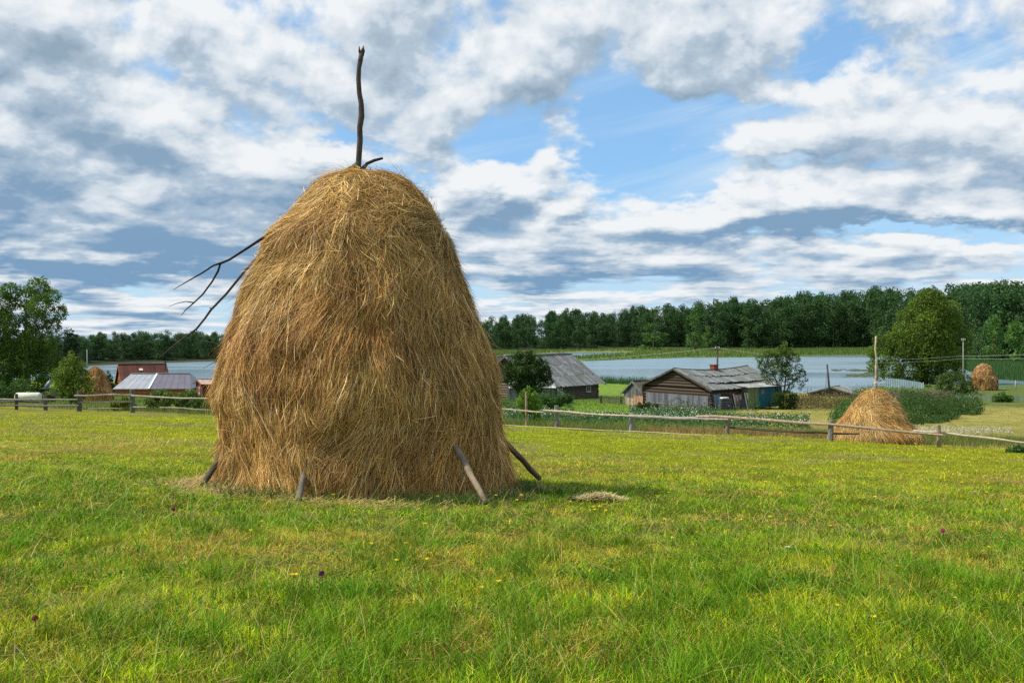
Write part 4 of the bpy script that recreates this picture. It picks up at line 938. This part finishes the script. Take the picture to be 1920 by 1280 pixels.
    leaves(fl, np.stack([x, y, z + hh], -1), rng.uniform(.10, .2, N), np.where((rng.uniform(0, 1, N) < .4)[:, None], np.array([.26, .13, .17]), np.array([.14, .16, .06])) * rng.uniform(.6, 1.3, (N, 1)))
    tag(fl.build('willowherb', M['flower']), 'dusty pink willowherb in flower above the dark weeds', 'wildflowers', kind='stuff')
    # reeds
    def reeds(n, pxlo, pxhi, f0, f1, hmin, hmax, col, lab, wid=.05, zmin=-1):
        a = Acc(); px = rng.uniform(pxlo, pxhi, n); aa = (px - 960) / FPX; y = f0(aa) + (f1(aa) - f0(aa)) * rng.uniform(0, 1, n); x = aa * y; z = gz(x, y); k = z > zmin; x, y, z = x[k], y[k], np.maximum(z[k], -.1); N = len(x)
        blade_set(x, y, rng.uniform(hmin, hmax, N), np.full(N, wid), np.array(col) * rng.uniform(.65, 1.35, (N, 1)), lean=.25, z=z, name_acc=a)
        tag(a.build('reeds', M['grass']), lab, 'reeds', kind='stuff')
    d1 = lambda a: toD(yD1(a)); d2 = lambda a: toD(yD2(a)); df = lambda a: toD(yDf(a))
    reeds(3200, 1080, 1235, lambda a: d1(a) - 2, lambda a: d1(a) + 5, .5, 1.5, (.05, .13, .03), 'dark reeds at the near shore beside the log house', .05)
    reeds(22000, 1780, 2050, lambda a: d2(a) - 1, lambda a: df(a) - 2, .8, 1.7, (.07, .15, .045), 'dense green reed bed beyond the haystack by the right edge', .12)
    reeds(26000, 900, 1780, lambda a: d2(a) - 2, lambda a: df(a), .3, .9, (.12, .19, .045), 'green marsh grass and reeds below the right wood', .22, 0.0)
    # lily pads in front of the willow
    a = Acc(); n = 1500; px = rng.uniform(1560, 1660, n); yi = rng.uniform(692, 707, n); k = (fbm(np.stack([px * .03, yi * .35, px * 0], -1), 3, 3) > .62 - .22 * sstep(1560, 1640, px)); px, yi = px[k], yi[k]; D_ = toD(yi); x = (px - 960) / FPX * D_; N = len(x)
    t = rng.uniform(0, 6.28, N); r = rng.uniform(.25, .6, N); V = np.stack([np.stack([x + np.cos(t + q) * r, D_ + np.sin(t + q) * r, np.full(N, .012) + rng.uniform(0, .02, N)], -1) for q in (0, 1.57, 3.14, 4.71)], 1)
    a.add(V.reshape(-1, 3), np.arange(N * 4).reshape(-1, 4), np.repeat(np.array([.10, .14, .05]) * rng.uniform(.6, 1.4, (N, 1)), 4, 0))
    tag(a.build('lily_pads', M['leaf']), 'patch of lily pads on the lake left of the willow', 'water plants', kind='stuff')
veg()

# ================================================================== BUILDINGS
def logs_wall(acc, p0, p1, z0, z1, r, col, rg, over=.22, gaps=()):
    n = max(2, int((z1 - z0) / (r * 1.75))); d = unit(np.array(p1, float)[None] - np.array(p0, float)[None])[0]
    for i in range(n):
        z = z0 + r + i * (z1 - z0 - r) / n; ov = over * rg.uniform(.5, 1.1)
        a, b_ = np.array([p0[0], p0[1], z]) - np.array([d[0], d[1], 0]) * ov, np.array([p1[0], p1[1], z]) + np.array([d[0], d[1], 0]) * ov
        acc.tube([a, (a + b_) / 2 + np.array([0, 0, rg.normal(0, .01)]), b_], r, np.array(col) * rg.uniform(.6, 1.35), 8, .06, i)
def roof_boards(acc, L, W, eave, ridge, ov, ovg, col, rg, bw=.22, sag=.0, t=.035, side=(-1, 1), rows=3, ly0=0):
    """ridge along local x from 0..L at y=W/2; boards run down the slope"""
    for sd_ in side:
        x = -ovg; slope = np.array([0, -sd_ * -1, 0])
        ye = -ov if sd_ < 0 else W + ov; yr = W / 2
        run = abs(yr - ye); full = abs(W / 2); drop = (ridge - eave) * run / full
        while x < L + ovg:
            w = bw * rg.uniform(.8, 1.2); u = (x + w / 2) / L; sg = -sag * 4 * u * (1 - u) if 0 < u < 1 else 0
            for k in range(rows):
                t0 = k / rows - (.03 if k else 0); t1 = min(1, (k + 1) / rows + rg.uniform(-.02, .03) + (rg.uniform(-.02, .02) if k == rows - 1 else 0))
                a = np.array([x + w / 2 + rg.normal(0, .01), yr + (ye - yr) * t0, ridge + sg - drop * t0 + t * 1.2 + (rows - k) * .004]); b_ = np.array([x + w / 2 + rg.normal(0, .015), yr + (ye - yr) * t1, ridge + sg * (1 - t1) - drop * t1 + t * 1.2 + rg.uniform(0, .025) + (rows - k) * .004])
                acc.beam(a, b_, w * .97, t * rg.uniform(.8, 1.2), np.array(col) * rg.uniform(.55, 1.35))
            x += w
def window(root, c, w, hgt, axis, frame_col=(.6, .62, .6), sill=True):
    """axis 'y-': faces local -y ; 'x-': faces local -x"""
    def bx(acc, du, dz, su, sz, depth, dd, col):
        if axis == 'y-': acc.box((c[0] + du, c[1] - dd, c[2] + dz), (su, depth, sz), col)
        else: acc.box((c[0] - dd, c[1] + du, c[2] + dz), (depth, su, sz), col)
    f = Acc(); bw = .09
    for s_ in (-1, 1): bx(f, s_ * (w / 2 + bw / 2), 0, bw, hgt + 2 * bw, .08, .03, frame_col); bx(f, 0, s_ * (hgt / 2 + bw / 2), w, bw, .075, .028, frame_col)
    bx(f, 0, 0, .04, hgt, .05, .02, frame_col); bx(f, 0, hgt * .12, w, .035, .045, .018, frame_col)
    o = f.build('window', M['paint'], root)
    g_ = Acc(); bx(g_, 0, 0, w, hgt, .02, -.01, (.02, .02, .03)); g_.build('pane', mg, o)
    if sill: a = Acc(); bx(a, 0, -hgt / 2 - bw - .02, w + .3, .045, .16, .07, frame_col); a.build('sill', M['paint'], o)
def chimney(parent, c, w, h_, col=(.30, .09, .05), cap=True):
    a = Acc(); rows = int(h_ / .075)
    for i in range(rows): a.box((c[0] + random.uniform(-.006, .006), c[1] + random.uniform(-.006, .006), c[2] + (i + .5) * .075), (w, w, .066), np.array(col) * random.uniform(.7, 1.3))
    a.box((c[0], c[1], c[2] + h_ / 2), (w - .03, w - .03, h_), (.25, .22, .2)); 
    if cap: a.box((c[0], c[1], c[2] + h_ + .035), (w + .12, w + .12, .07), (.20, .10, .07))
    a.build('chimney', M['brick'], parent)
def gable_logs(acc, W, z0, z1, r, col, rg, x=0.0):
    n = max(3, int((z1 - z0) / (r * 1.8)))
    for i in range(n):
        t = (i + .5) / n; hw = W / 2 * (1 - t) ; z = z0 + (z1 - z0) * t
        acc.tube([(x, W / 2 - hw, z), (x, W / 2 + hw, z)], r, np.array(col) * rg.uniform(.6, 1.35), 8, .06, i)
GREYROOF = (.17, .18, .18); LOG = (.115, .095, .075); LOGR = (.066, .050, .038)

def house(name, label, cat, px, D, rot, L, W, base_z, eave_z, ridge_z, log=LOG, roofc=GREYROOF, sag=0, lr=.13, ov=.5, ovg=.45, seed=0, walls='logs', roofmat='roofwood', bw=.24, rows=3):
    rg = np.random.default_rng(seed); root = thing(name, label, cat, (X(px, D), D, base_z), rot); e = eave_z - base_z; rd = ridge_z - base_z
    a = Acc()
    core = np.array(log) * .35
    a.box((L / 2, W / 2, e / 2), (L - .1, W - .1, e), core)
    if walls == 'logs':
        for (p0, p1) in (((0, 0), (L, 0)), ((0, 0), (0, W)), ((L, 0), (L, W)), ((0, W), (L, W))): logs_wall(a, p0, p1, 0, e, lr, log, rg)
        gable_logs(a, W, e, rd - .12, lr, log, rg, 0); gable_logs(a, W, e, rd - .12, lr, log, rg, L)
    else:
        n = int(L / .17)
        for i in range(n):
            for yy in (0, W): a.box(((i + .5) * L / n, yy, e / 2), (L / n * .95, .05 * rg.uniform(.8, 1.3), e * rg.uniform(.97, 1)), np.array(log) * rg.uniform(.6, 1.35))
        n = int(W / .17)
        for i in range(n):
            yy = (i + .5) * W / n; hh = e + (rd - e - .08) * (1 - abs(yy - W / 2) / (W / 2))
            for xx in (0, L): a.box((xx, yy, hh / 2), (.05 * rg.uniform(.8, 1.3), W / n * .95, hh), np.array(log) * rg.uniform(.6, 1.35))
    # closed gable behind the boards
    for xx in (.06, L - .06):
        a.add([(xx, 0, e), (xx, W, e), (xx, W / 2, rd - .1), (xx, W / 2, rd - .1)], [[0, 1, 2, 3]], core)
    a.build('wall', M['wood'], root)
    a = Acc(); roof_boards(a, L, W, e, rd, ov, ovg, roofc, rg, bw=bw, sag=sag, rows=rows)
    pts = [(-ovg + (L + 2 * ovg) * t, W / 2, rd + .09 - sag * 4 * t * (1 - t)) for t in np.linspace(0, 1, 9)]
    for i in range(8): a.beam(pts[i], pts[i + 1], .22, .06, np.array(roofc) * rg.uniform(.8, 1.3))
    # verge boards under the roof edge
    for xx in (-ovg, L + ovg):
        for sd_ in (-1, 1):
            ye = -ov if sd_ < 0 else W + ov; drop = (rd - e) * (W / 2 + ov) / (W / 2)
            a.beam((xx, W / 2, rd - .03), (xx, ye, rd - drop - .03), .04, .16, np.array(log) * 1.1)
    r_ = a.build('roof', M[roofmat], root)
    return root, r_, rg, e, rd

# --- the log house
D = 108.6; r50 = R(50)
root, rf, rg, e, rd = house('log_house', 'weathered log house with steep grey board roof beside the dark round tree', 'house', 1010, D, r50, 11, 8.6, .62, 2.95, 5.85, ov=.8, ovg=.7, seed=1, lr=.15)
a = Acc(); logs_wall(a, (5.6, -.0), (5.6, .3), 0, e, .15, (.10, .08, .065), rg, .16); a.build('cross_wall_ends', M['wood'], root)
window(root, (3.6, -.16, 1.45), .75, .85, 'y-'); window(root, (9.0, -.16, 1.45), .7, .75, 'y-', (.38, .40, .38))
chimney(rf, (3.0, 3.9, rd - .45), .75, .95, (.42, .13, .07))
a = Acc(); a.beam((-.7, 4.3, rd + .16), (3.2, 4.4, rd + .19), .3, .05, (.42, .42, .40)); a.beam((4.0, 4.3, rd + .17), (10.9, 4.35, rd + .20), .28, .05, (.34, .33, .32)); a.build('ridge_board', M['roofwood'], rf)
a = Acc(); a.beam((2.4, -.7, 1.6), (4.3, -.75, .75), .06, .16, (.45, .42, .36)); a.build('stair_rail', M['wood'], root)
# wing seen past the haystack
house('hay_barn', 'old board barn with rough plank roof half hidden behind the big haystack', 'barn', 915, 112, R(58), 9, 5, .9, 3.0, 5.55, seed=2, walls='boards', ov=.5, roofc=(.19, .18, .165), log=(.12, .11, .10))
# low lean-to
root = thing('lean_to_shed', 'low board lean-to in front of the log house, under the dark round tree', 'shed', (X(955, 101), 101, gzs(X(955, 101), 101)), R(4)); rg = np.random.default_rng(9)
a = Acc()
for i in range(26): a.box((.1 + i * .18, 0, .65), (.165, .04, 1.3 * rg.uniform(.9, 1)), np.array([.20, .20, .20]) * rg.uniform(.6, 1.3))
a.box((2.35, 1.0, .6), (4.7, 1.9, 1.2), (.05, .045, .04)); a.build('wall', M['wood'], root)
a = Acc()
for i in range(24): a.beam((i * .2 + .05, -.3, 1.33 + rg.uniform(0, .03)), (i * .2 + .05, 2.1, 1.85), .185, .035, np.array([.42, .43, .43]) * rg.uniform(.6, 1.25))
a.build('roof', M['roofwood'], root)

# --- the long barn with chimney
D = 88; r38 = R(38); zb = gzs(X(1333, D), D) - .1; ez = HT(731, D) + .12; rz = HT(691, 91)
root, rf, rg, e, rd = house('log_barn', 'long log barn with sagging grey board roof and teal shed end', 'barn', 1333, D, r38, 9.7, 8.2, zb, ez, rz, log=LOGR, sag=.30, seed=3, ov=.42, ovg=.42, lr=.14)
chimney(rf, (5.2, 4.1, rd - .35), .55, .55, (.20, .055, .035))
a = Acc()
for i in range(40):                                    # board cladding low on the gable end
    yy = .2 + i * .19; a.box((-.20, yy, .62), (.035, .175, 1.25 * rg.uniform(.93, 1.02)), np.array([.14, .15, .175]) * rg.uniform(.6, 1.35))
a.beam((-.23, 0, .30), (-.23, 7.8, .30), .05, .09, (.2, .19, .18)); a.build('cladding', M['wood'], root)
a = Acc()
for i in range(5): a.box((.2 + i * .2, -.20, .6), (.18, .035, 1.2 * rg.uniform(.9, 1)), np.array([.22, .25, .30]) * rg.uniform(.7, 1.2))
a.build('cladding', M['wood'], root)
# green striped boards and the teal panel
a = Acc()
for i in range(9): a.box((4.1 + i * .17, -.9, .98), (.155, .04, 1.9), np.array([[.16, .22, .09], [.26, .24, .10], [.10, .20, .13]][i % 3]) * rg.uniform(.7, 1.2))
a.box((4.05, -.45, .95), (.05, .9, 1.85), (.12, .14, .08)); a.build('green_boards', M['paint'], root)
a = Acc()
for i in range(7): a.box((5.78 + i * .46, -.92 + .004 * (i % 2), .95), (.45, .04, 1.85), np.array([.008, .115, .145]) * rg.uniform(.85, 1.15))
a.box((6.05, -.945, 1.45), (.32, .02, .34), (.35, .16, .10)); a.box((8.9, -.45, .9), (.05, .9, 1.8), (.008, .10, .12)); a.build('teal_wall', M['paint'], root)
a = Acc()
for i in range(26): a.beam((3.7 + i * .22, -1.35, 1.93 + rg.uniform(0, .02)), (3.7 + i * .22, .1, 2.16), .2, .035, np.array([.33, .34, .34]) * rg.uniform(.6, 1.3))
a.build('porch_roof', M['roofwood'], root)
# junk leaning on the long side, each piece loose
def leaning_sheet(name, label, cat, px, D, w, h_, cols, mat, tilt=.25, n=8, yaw=R(38)):
    t_ = thing(name, label, cat, (X(px, D), D, gzs(X(px, D), D)), yaw); a = Acc()
    for i in range(n):
        hh = h_ * random.uniform(.88, 1.05); x = (i + .5) * w / n - w / 2
        a.beam((x, 0, 0), (x * .97, hh * tilt, hh), w / n * .92, .03, np.array(cols[i % len(cols)]) * random.uniform(.75, 1.2), up=(0, -1, 0))
    a.build('boards', M[mat], t_); a = Acc(); a.beam((-w * .45, h_ * tilt * .25 + .04, h_ * .25), (w * .45, h_ * tilt * .25 + .04, h_ * .25), .04, .08, (.15, .14, .13), up=(0, -1, 0)); a.build('batten', M['wood'], t_)
leaning_sheet('scrap_boards', 'bluish grey board panel leaning on the barn just right of its corner', 'panel', 1350, 88.0, 1.0, 1.35, [(.16, .22, .29), (.12, .16, .20)], 'wood')
leaning_sheet('scrap_boards', 'board panel with peeling pink and white paint leaning on the barn', 'panel', 1388, 89.4, 1.2, 1.35, [(.45, .40, .34), (.38, .16, .17), (.26, .22, .20)], 'paint')
leaning_sheet('scrap_boards', 'pale whitish panel leaning where the green boards meet the teal wall', 'panel', 1406.5, 89.9, .75, 1.55, [(.62, .62, .58), (.50, .50, .46)], 'paint', n=5)
leaning_sheet('scrap_boards', 'dark tarred panel between the pink panel and the whitish panel', 'panel', 1396, 89.1, .8, .95, [(.06, .065, .08)], 'wood', n=5)
def stack_planks(px, D, label):
    t_ = thing('plank_pile', label, 'planks', (X(px, D), D, gzs(X(px, D), D)), R(25))
    for i in range(6): a = Acc(); a.box((random.uniform(-.06, .06), random.uniform(-.05, .05), .12 + i * .15), (1.25, .35, .09), np.array([.09, .09, .09]) * random.uniform(.6, 1.5)); a.build('plank', M['wood'], t_)
    a = Acc(); a.box((-.15, 0, 1.06), (.7, .4, .1), (.7, .72, .72)); a.build('cover_board', M['paint'], t_)
stack_planks(1361, 87.3, 'pile of dark planks under a white board beside the barn corner')
for (pa, pb, c, lab) in (((1369, 735, 89.2), (1377, 768, 87.9), (.10, .08, .07), 'dark pole leaning steeply against the barn eave'), ((1364, 755, 88.2), (1371, 770, 87.2), (.36, .30, .25), 'short pale pole propped against the plank pile')):
    p, q = P(*pa), P(*pb); q.z = gzs(q.x, q.y) - .05; o = Acc().tube([(0, 0, 0), tuple((p - q) * .5), tuple(p - q)], [.06, .055, .045], c, 7, .1).build('leaning_pole', M['wood']); o.location = q; tag(o, lab, 'pole')

# --- little shed between the two
D = 98; root, rf, rg, e, rd = house('plank_shed', 'small grey plank shed behind the left corner of the long barn', 'shed', 1206, D, R(35), 2.6, 2.8, gzs(X(1206, D), D) - .2, HT(736, D), HT(715, 99), seed=5, walls='boards', ov=.4, ovg=.2, roofc=(.12, .11, .09), log=(.12, .12, .12), rows=1)
# --- boathouse
D = 128; root, rf, rg, e, rd = house('boat_shed', 'low dark boat shed with pale plank roof by the lake, behind the low golden haystack', 'shed', 1601, D, R(57), 3.6, 5.6, gzs(X(1601, D), D) - .5, HT(739, D), HT(724.5, 131), seed=6, walls='boards', ov=.3, ovg=.3, roofc=(.22, .22, .21), log=(.07, .06, .055), rows=1, bw=.5)

# --- left group: red roofed log house, grey tin roofed extension, brown shed
ORNG = (.30, .115, .035)
D = 112; zb = gzs(X(240, D), D) - .6; root, rf, rg, e, rd = house('log_house', 'orange brown log house with rusty red roof and stovepipe beyond the left fence', 'house', 232, D, R(28), 4.6, 6.2, zb, HT(722, D), HT(684, 115), seed=7, log=(.20, .075, .03), roofc=(.075, .022, .015), roofmat='rust', bw=.5, rows=1, lr=.11, ov=.35, ovg=.3)
for (u, v, w_, h_) in ((2.1, .72, .4, 1.1), (2.75, .40, .22, .45)):
    a = Acc(); W_ = 6.2; yy = W_ / 2 * (1 - (1 - v)); z_ = e + (rd - e) * v + .12; a.beam((u, yy - .25 * h_, z_ - .13 * h_), (u, yy + .25 * h_, z_ + .10 * h_), w_, .03, (.5, .45, .36)); a.build('roof_patch', M['paint'], rf)
a = Acc(); a.tube([(4.8, 2.2, rd - 1.1), (4.8, 2.2, rd + .35)], .09, (.05, .05, .05), 8); a.tube([(4.8, 2.2, rd + .32), (4.8, 2.2, rd + .42)], .14, (.05, .05, .05), 8); a.build('stovepipe', M['tin'], rf)
# extension with hipped roof
D = 97; k = D / FPX; x0 = X(284, D); zb = gzs(x0, D) - .5; root = thing('log_annex', 'log annex with grey sheet metal hip roof in front of the red roofed house', 'outbuilding', (x0, D, zb), R(3)); rg = np.random.default_rng(4)
z_e, z_r = HT(729, D) - zb, HT(700, D + 2.4) - zb; Lx = 3.75
a = Acc(); a.box((0, 2.4, z_e / 2), (Lx * 2 - .7, 4.4, z_e), np.array(ORNG) * .35)
for yy in (.2, 4.6): logs_wall(a, (-Lx + .35, yy), (Lx - .35, yy), 0, z_e, .11, ORNG, rg, .18)
for xx in (-Lx + .35, Lx - .35): logs_wall(a, (xx, .2), (xx, 4.6), 0, z_e, .11, ORNG, rg, .18)
a.build('wall', M['wood'], root)
a = Acc(); Eu = [(-Lx, 0), (Lx, 0), (Lx, 4.8), (-Lx, 4.8)]; rl, rr_ = -Lx + 1.05, Lx - .7
ng = 34
for i in range(ng):                                     # standing-seam sheets, front and back
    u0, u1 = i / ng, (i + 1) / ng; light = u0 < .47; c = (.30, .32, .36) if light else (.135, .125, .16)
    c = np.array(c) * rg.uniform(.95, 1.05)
    for (ye, yr) in ((0, 2.4), (4.8, 2.4)):
        e0, e1 = -Lx + 2 * Lx * u0, -Lx + 2 * Lx * u1; r0, r1 = rl + (rr_ - rl) * u0, rl + (rr_ - rl) * u1
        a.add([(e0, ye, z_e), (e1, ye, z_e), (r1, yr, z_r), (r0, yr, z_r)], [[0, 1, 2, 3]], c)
        if i % 3 == 0: a.beam((e1, ye, z_e + .01), (r1, yr, z_r + .01), .03, .012, c * .97)
for (ex, rx) in ((-Lx, rl), (Lx, rr_)): a.add([(ex, 0, z_e), (ex, 4.8, z_e), (rx, 2.4, z_r), (rx, 2.4, z_r)], [[0, 1, 2, 3]], (.3, .32, .36))
a.beam((rl, 2.4, z_r + .03), (rr_, 2.4, z_r + .03), .22, .04, (.35, .36, .40)); a.beam((-Lx, 0, z_e - .05), (Lx, 0, z_e - .05), .04, .12, (.22, .12, .07))
a.beam((-.28, -.02, z_e + .05), (-.18, 2.4, z_r + .05), .16, .03, (.68, .72, .76)); a.build('roof', M['tin'], root)
D = 86; root, rf, rg, e, rd = house('plank_shed', 'small red brown board shed between the grey roofed annex and the big haystack', 'shed', 380, D, R(30), 3.6, 2.6, gzs(X(378, D), D) - .3, HT(720, D), HT(712, 87.5), seed=8, walls='boards', ov=.25, ovg=.2, roofc=(.36, .26, .22), log=(.13, .045, .028), roofmat='rust', rows=1, bw=.4)
a = Acc(); a.box((-.06, 1.0, .95), (.05, .55, 1.1), (.36, .31, .28)); a.box((-.09, 1.0, 1.2), (.03, .3, .3), (.10, .08, .08)); a.build('door', M['paint'], root)

# --- pale tank
D = 60; x0 = X(52, D); z0 = gzs(x0, D); root = thing('water_tank', 'pale cream cylindrical tank lying on its side behind the left fence', 'tank', (x0, D, z0), R(8))
a = Acc(); zc = HT(745, D) - z0 ; xs = np.array([-.74, -.71, -.62, .62, .71, .74]); a.tube([(x, 0, zc) for x in xs], [.16, .25, .30, .30, .25, .16], (.60, .62, .48), 20); a.build('shell', M['paint'], root, True)
a = Acc(); 
for u in (-.45, .45): a.box((u, 0, (zc - .28) / 2), (.12, .5, max(.1, zc - .28)), (.16, .12, .09))
a.build('cradle', M['wood'], root)
a = Acc(); a.tube([(0, 0, zc + .28), (0, 0, zc + .35)], .09, (.5, .5, .42), 12); a.build('filler_cap', M['paint'], root)
# --- little dark roofed hut with grey pipe
D = 64; x0 = X(82, D); z0 = gzs(x0, D); root = thing('well_house', 'tiny dark roofed hut between the pale tank and the young tree', 'hut', (x0, D, z0), R(10)); zr = HT(729, D) - z0; ze = HT(742, D) - z0
a = Acc(); a.box((0, .5, ze / 2), (.9, .9, ze), (.09, .06, .05)); a.build('wall', M['wood'], root)
a = Acc(); 
for s_ in (-1, 1):
    for i in range(6): a.beam((s_ * .12, -.1 + i * .24, zr), (s_ * .72, -.1 + i * .24, ze - .05), .23, .03, np.array([.035, .055, .06]) * random.uniform(.7, 1.3))
a.box((0, .5, zr + .01), (.5, 1.4, .05), (.04, .06, .065)); a.build('roof', M['rust'], root)
a = Acc(); a.tube([(.0, .4, zr), (.12, .4, zr + .25), (.28, .4, zr + .52)], [.10, .13, .07], (.24, .27, .30), 10); a.build('vent_pipe', M['tin'], root, True)

# ================================================================== SMALL FENCES, POLES, WIRES
def pickets(name, label, pa, pb, hgt, sp, w, col, pointed=False, rails=True, jit=.05, cat='fence'):
    (xa, Da), (xb, Db) = pa, pb; A_, B_ = np.array([X(xa, Da), Da]), np.array([X(xb, Db), Db]); L = np.linalg.norm(B_ - A_); n = int(L / sp); d = (B_ - A_) / L; yaw = math.atan2(d[1], d[0])
    z0 = gzs(*A_); root = thing(name, label, cat, (A_[0], A_[1], z0), yaw); a = Acc()
    for i in range(n + 1):
        u = i * sp; q = A_ + d * u; zz = gzs(*q) - z0; hh = hgt * random.uniform(1 - jit, 1 + jit)
        a.box((u, -.035, zz + hh / 2), (w, .025, hh), np.array(col) * random.uniform(.65, 1.3))
    a.build('pickets', M['wood'], root)
    if rails:
        for f in (.25, .75):
            a = Acc(); z1 = gzs(*B_) - z0; a.beam((0, 0, hgt * f), (L, 0, z1 + hgt * f), .04, .07, np.array(col) * .9); a.build('rail', M['wood'], root)
        for k_ in range(int(L / 3) + 1): a = Acc(); q = A_ + d * min(k_ * 3, L); zz = gzs(*q) - z0; a.box((min(k_ * 3, L), .06, zz + hgt * .45), (.12, .12, hgt * 1.15), np.array(col) * .8); a.build('post', M['wood'], root)
    return root
pickets('board_screen', 'short screen of reddish brown upright boards left of the long barn', (1189, 92), (1206, 91), 1.0, .115, .10, (.40, .22, .15), cat='screen')
pickets('picket_fence', 'short pale picket fence leading left from the reddish board screen', (1173, 95), (1188, 93), .75, .15, .07, (.42, .36, .24))
pickets('picket_fence', 'dark low rail fence between the log house and the pale pickets', (1126, 100), (1172, 97), .75, .30, .07, (.09, .075, .06))
pickets('picket_fence', 'dark grey picket fence on the shore right of the open crowned tree', (1490, 122), (1545, 122), .75, .28, .09, (.10, .10, .10))
pickets('picket_fence', 'bluish grey picket fence below the haystack by the right edge', (1775, 124), (1960, 118), .75, .30, .08, (.15, .20, .23))
# corrugated tin fence
root = thing('tin_fence', 'light blue grey corrugated tin fence at the foot of the willow', 'fence', (X(1660, 150), 150, gzs(X(1660, 150), 150)), R(-38)); a = Acc(); n = 80; Lf = 5.6
for i in range(n):
    x0_, x1_ = i * Lf / n, (i + 1) * Lf / n; y0_, y1_ = .03 * math.sin(i * 1.7), .03 * math.sin((i + 1) * 1.7); h0_, h1_ = [1.35 - .6 * (q / Lf) ** 2 for q in (x0_, x1_)]
    a.add([(x0_, y0_, -.2), (x1_, y1_, -.2), (x1_, y1_, h1_), (x0_, y0_, h0_), (x0_, y0_ + .02, -.2), (x1_, y1_ + .02, -.2), (x1_, y1_ + .02, h1_), (x0_, y0_ + .02, h0_)], [[0, 1, 2, 3], [5, 4, 7, 6], [3, 2, 6, 7]], np.array([.26, .36, .40]) * random.uniform(.9, 1.1))
a.build('sheet', M['tin'], root)
for u in (0.05, 2.8, 5.5): a = Acc(); a.box((u, .12, .3), (.12, .12, 1.2), (.4, .38, .36)); a.build('post', M['wood'], root)

def pole(px, D, top, label, tip=None, arm=True, r=.11, col=(.16, .14, .12), name='utility_pole'):
    x0 = X(px, D); z0 = gzs(x0, D); H = HT(top, D) - z0; dx = 0 if tip is None else (tip - px) * D / FPX
    root = thing(name, label, 'pole', (x0, D, z0)); Acc().tube([(0, 0, -.4), (dx * .5, 0, H * .5), (dx, 0, H)], [r, r * .9, r * .72], col, 10, .06).build('shaft', M['wood'], root, True)
    if arm:
        for s_ in (-1, 1):
            a = Acc(); a.tube([(dx, 0, H - .35), (dx + s_ * .22, -.05, H - .32), (dx + s_ * .22, -.05, H - .15)], [.02, .02, .02], (.2, .2, .2), 6); a.tube([(dx + s_ * .22, -.05, H - .2), (dx + s_ * .22, -.05, H - .05)], [.05, .035], (.7, .7, .68), 8); a.build('insulator', M['paint'], root)
    return root, Vector((x0 + dx, D, z0 + H))
_, TA = pole(1346, 122, 649, 'dark power pole rising behind the roof of the long barn', tip=1345, r=.13, col=(.10, .07, .06))
a = Acc(); a.beam((TA.x - _.location.x - .45, -.1, TA.z - _.location.z - .45), (TA.x - _.location.x + .45, -.1, TA.z - _.location.z - .45), .08, .08, (.12, .09, .08)); a.build('cross_arm', M['wood'], _)
_, TB = pole(1807, 134, 634, 'slim grey green power pole in front of the willow', tip=1806, r=.085, col=(.24, .27, .24))
pole(1557, 127, 683, 'dark pole leaning left behind the boat shed', tip=1551, arm=False, r=.14, col=(.06, .06, .07))
pole(1547.5, 127.5, 700, 'thin leaning prop pole beside the thicker one behind the boat shed', tip=1550, arm=False, r=.04, col=(.15, .13, .13))
pole(1905, 145, 713, 'short mooring post by the water near the right edge', arm=False, r=.12, col=(.3, .3, .28), name='mooring_post')
pole(163, 228, 655, 'lone pale pole in front of the distant wood on the left', arm=False, r=.10, col=(.4, .4, .4))
def wire(p, q, sag, lab, r=.011):
    t = np.linspace(0, 1, 24)[:, None]; pts = np.array(p) + (np.array(q) - np.array(p)) * t; pts[:, 2] -= (sag * 4 * t * (1 - t))[:, 0]
    o = Acc().tube(pts - np.array(p), r, (.50, .54, .54), 5).build('power_line', M['paint']); o.location = p; tag(o, lab, 'wire')
aL = TA - Vector((.22, .05, .2)); aR = TA + Vector((.22, -.05, -.2))
wB = Vector((TB.x - .22, TB.y, HT(667, 134))); wB2 = Vector((TB.x - .10, TB.y, HT(672, 134))); eR = P(2010, 659, 118); eR2 = P(2010, 668, 118)
wire(tuple(aL), tuple(wB), .9, 'upper power line running from the barn pole to the slim pole by the willow')
wire(tuple(aR), tuple(wB2), 1.1, 'lower power line running from the barn pole to the slim pole by the willow')
wire(tuple(wB), tuple(eR), .15, 'upper power line leaving the slim pole towards the right edge')
wire(tuple(wB2), tuple(eR2), .15, 'lower power line leaving the slim pole towards the right edge')
wire(tuple(aL), tuple(P(700, 668, 150)), 1.2, 'power line running left from the barn pole over the marsh')
print('objects', len(bpy.data.objects), 'polys', sum(len(m.polygons) for m in bpy.data.meshes))
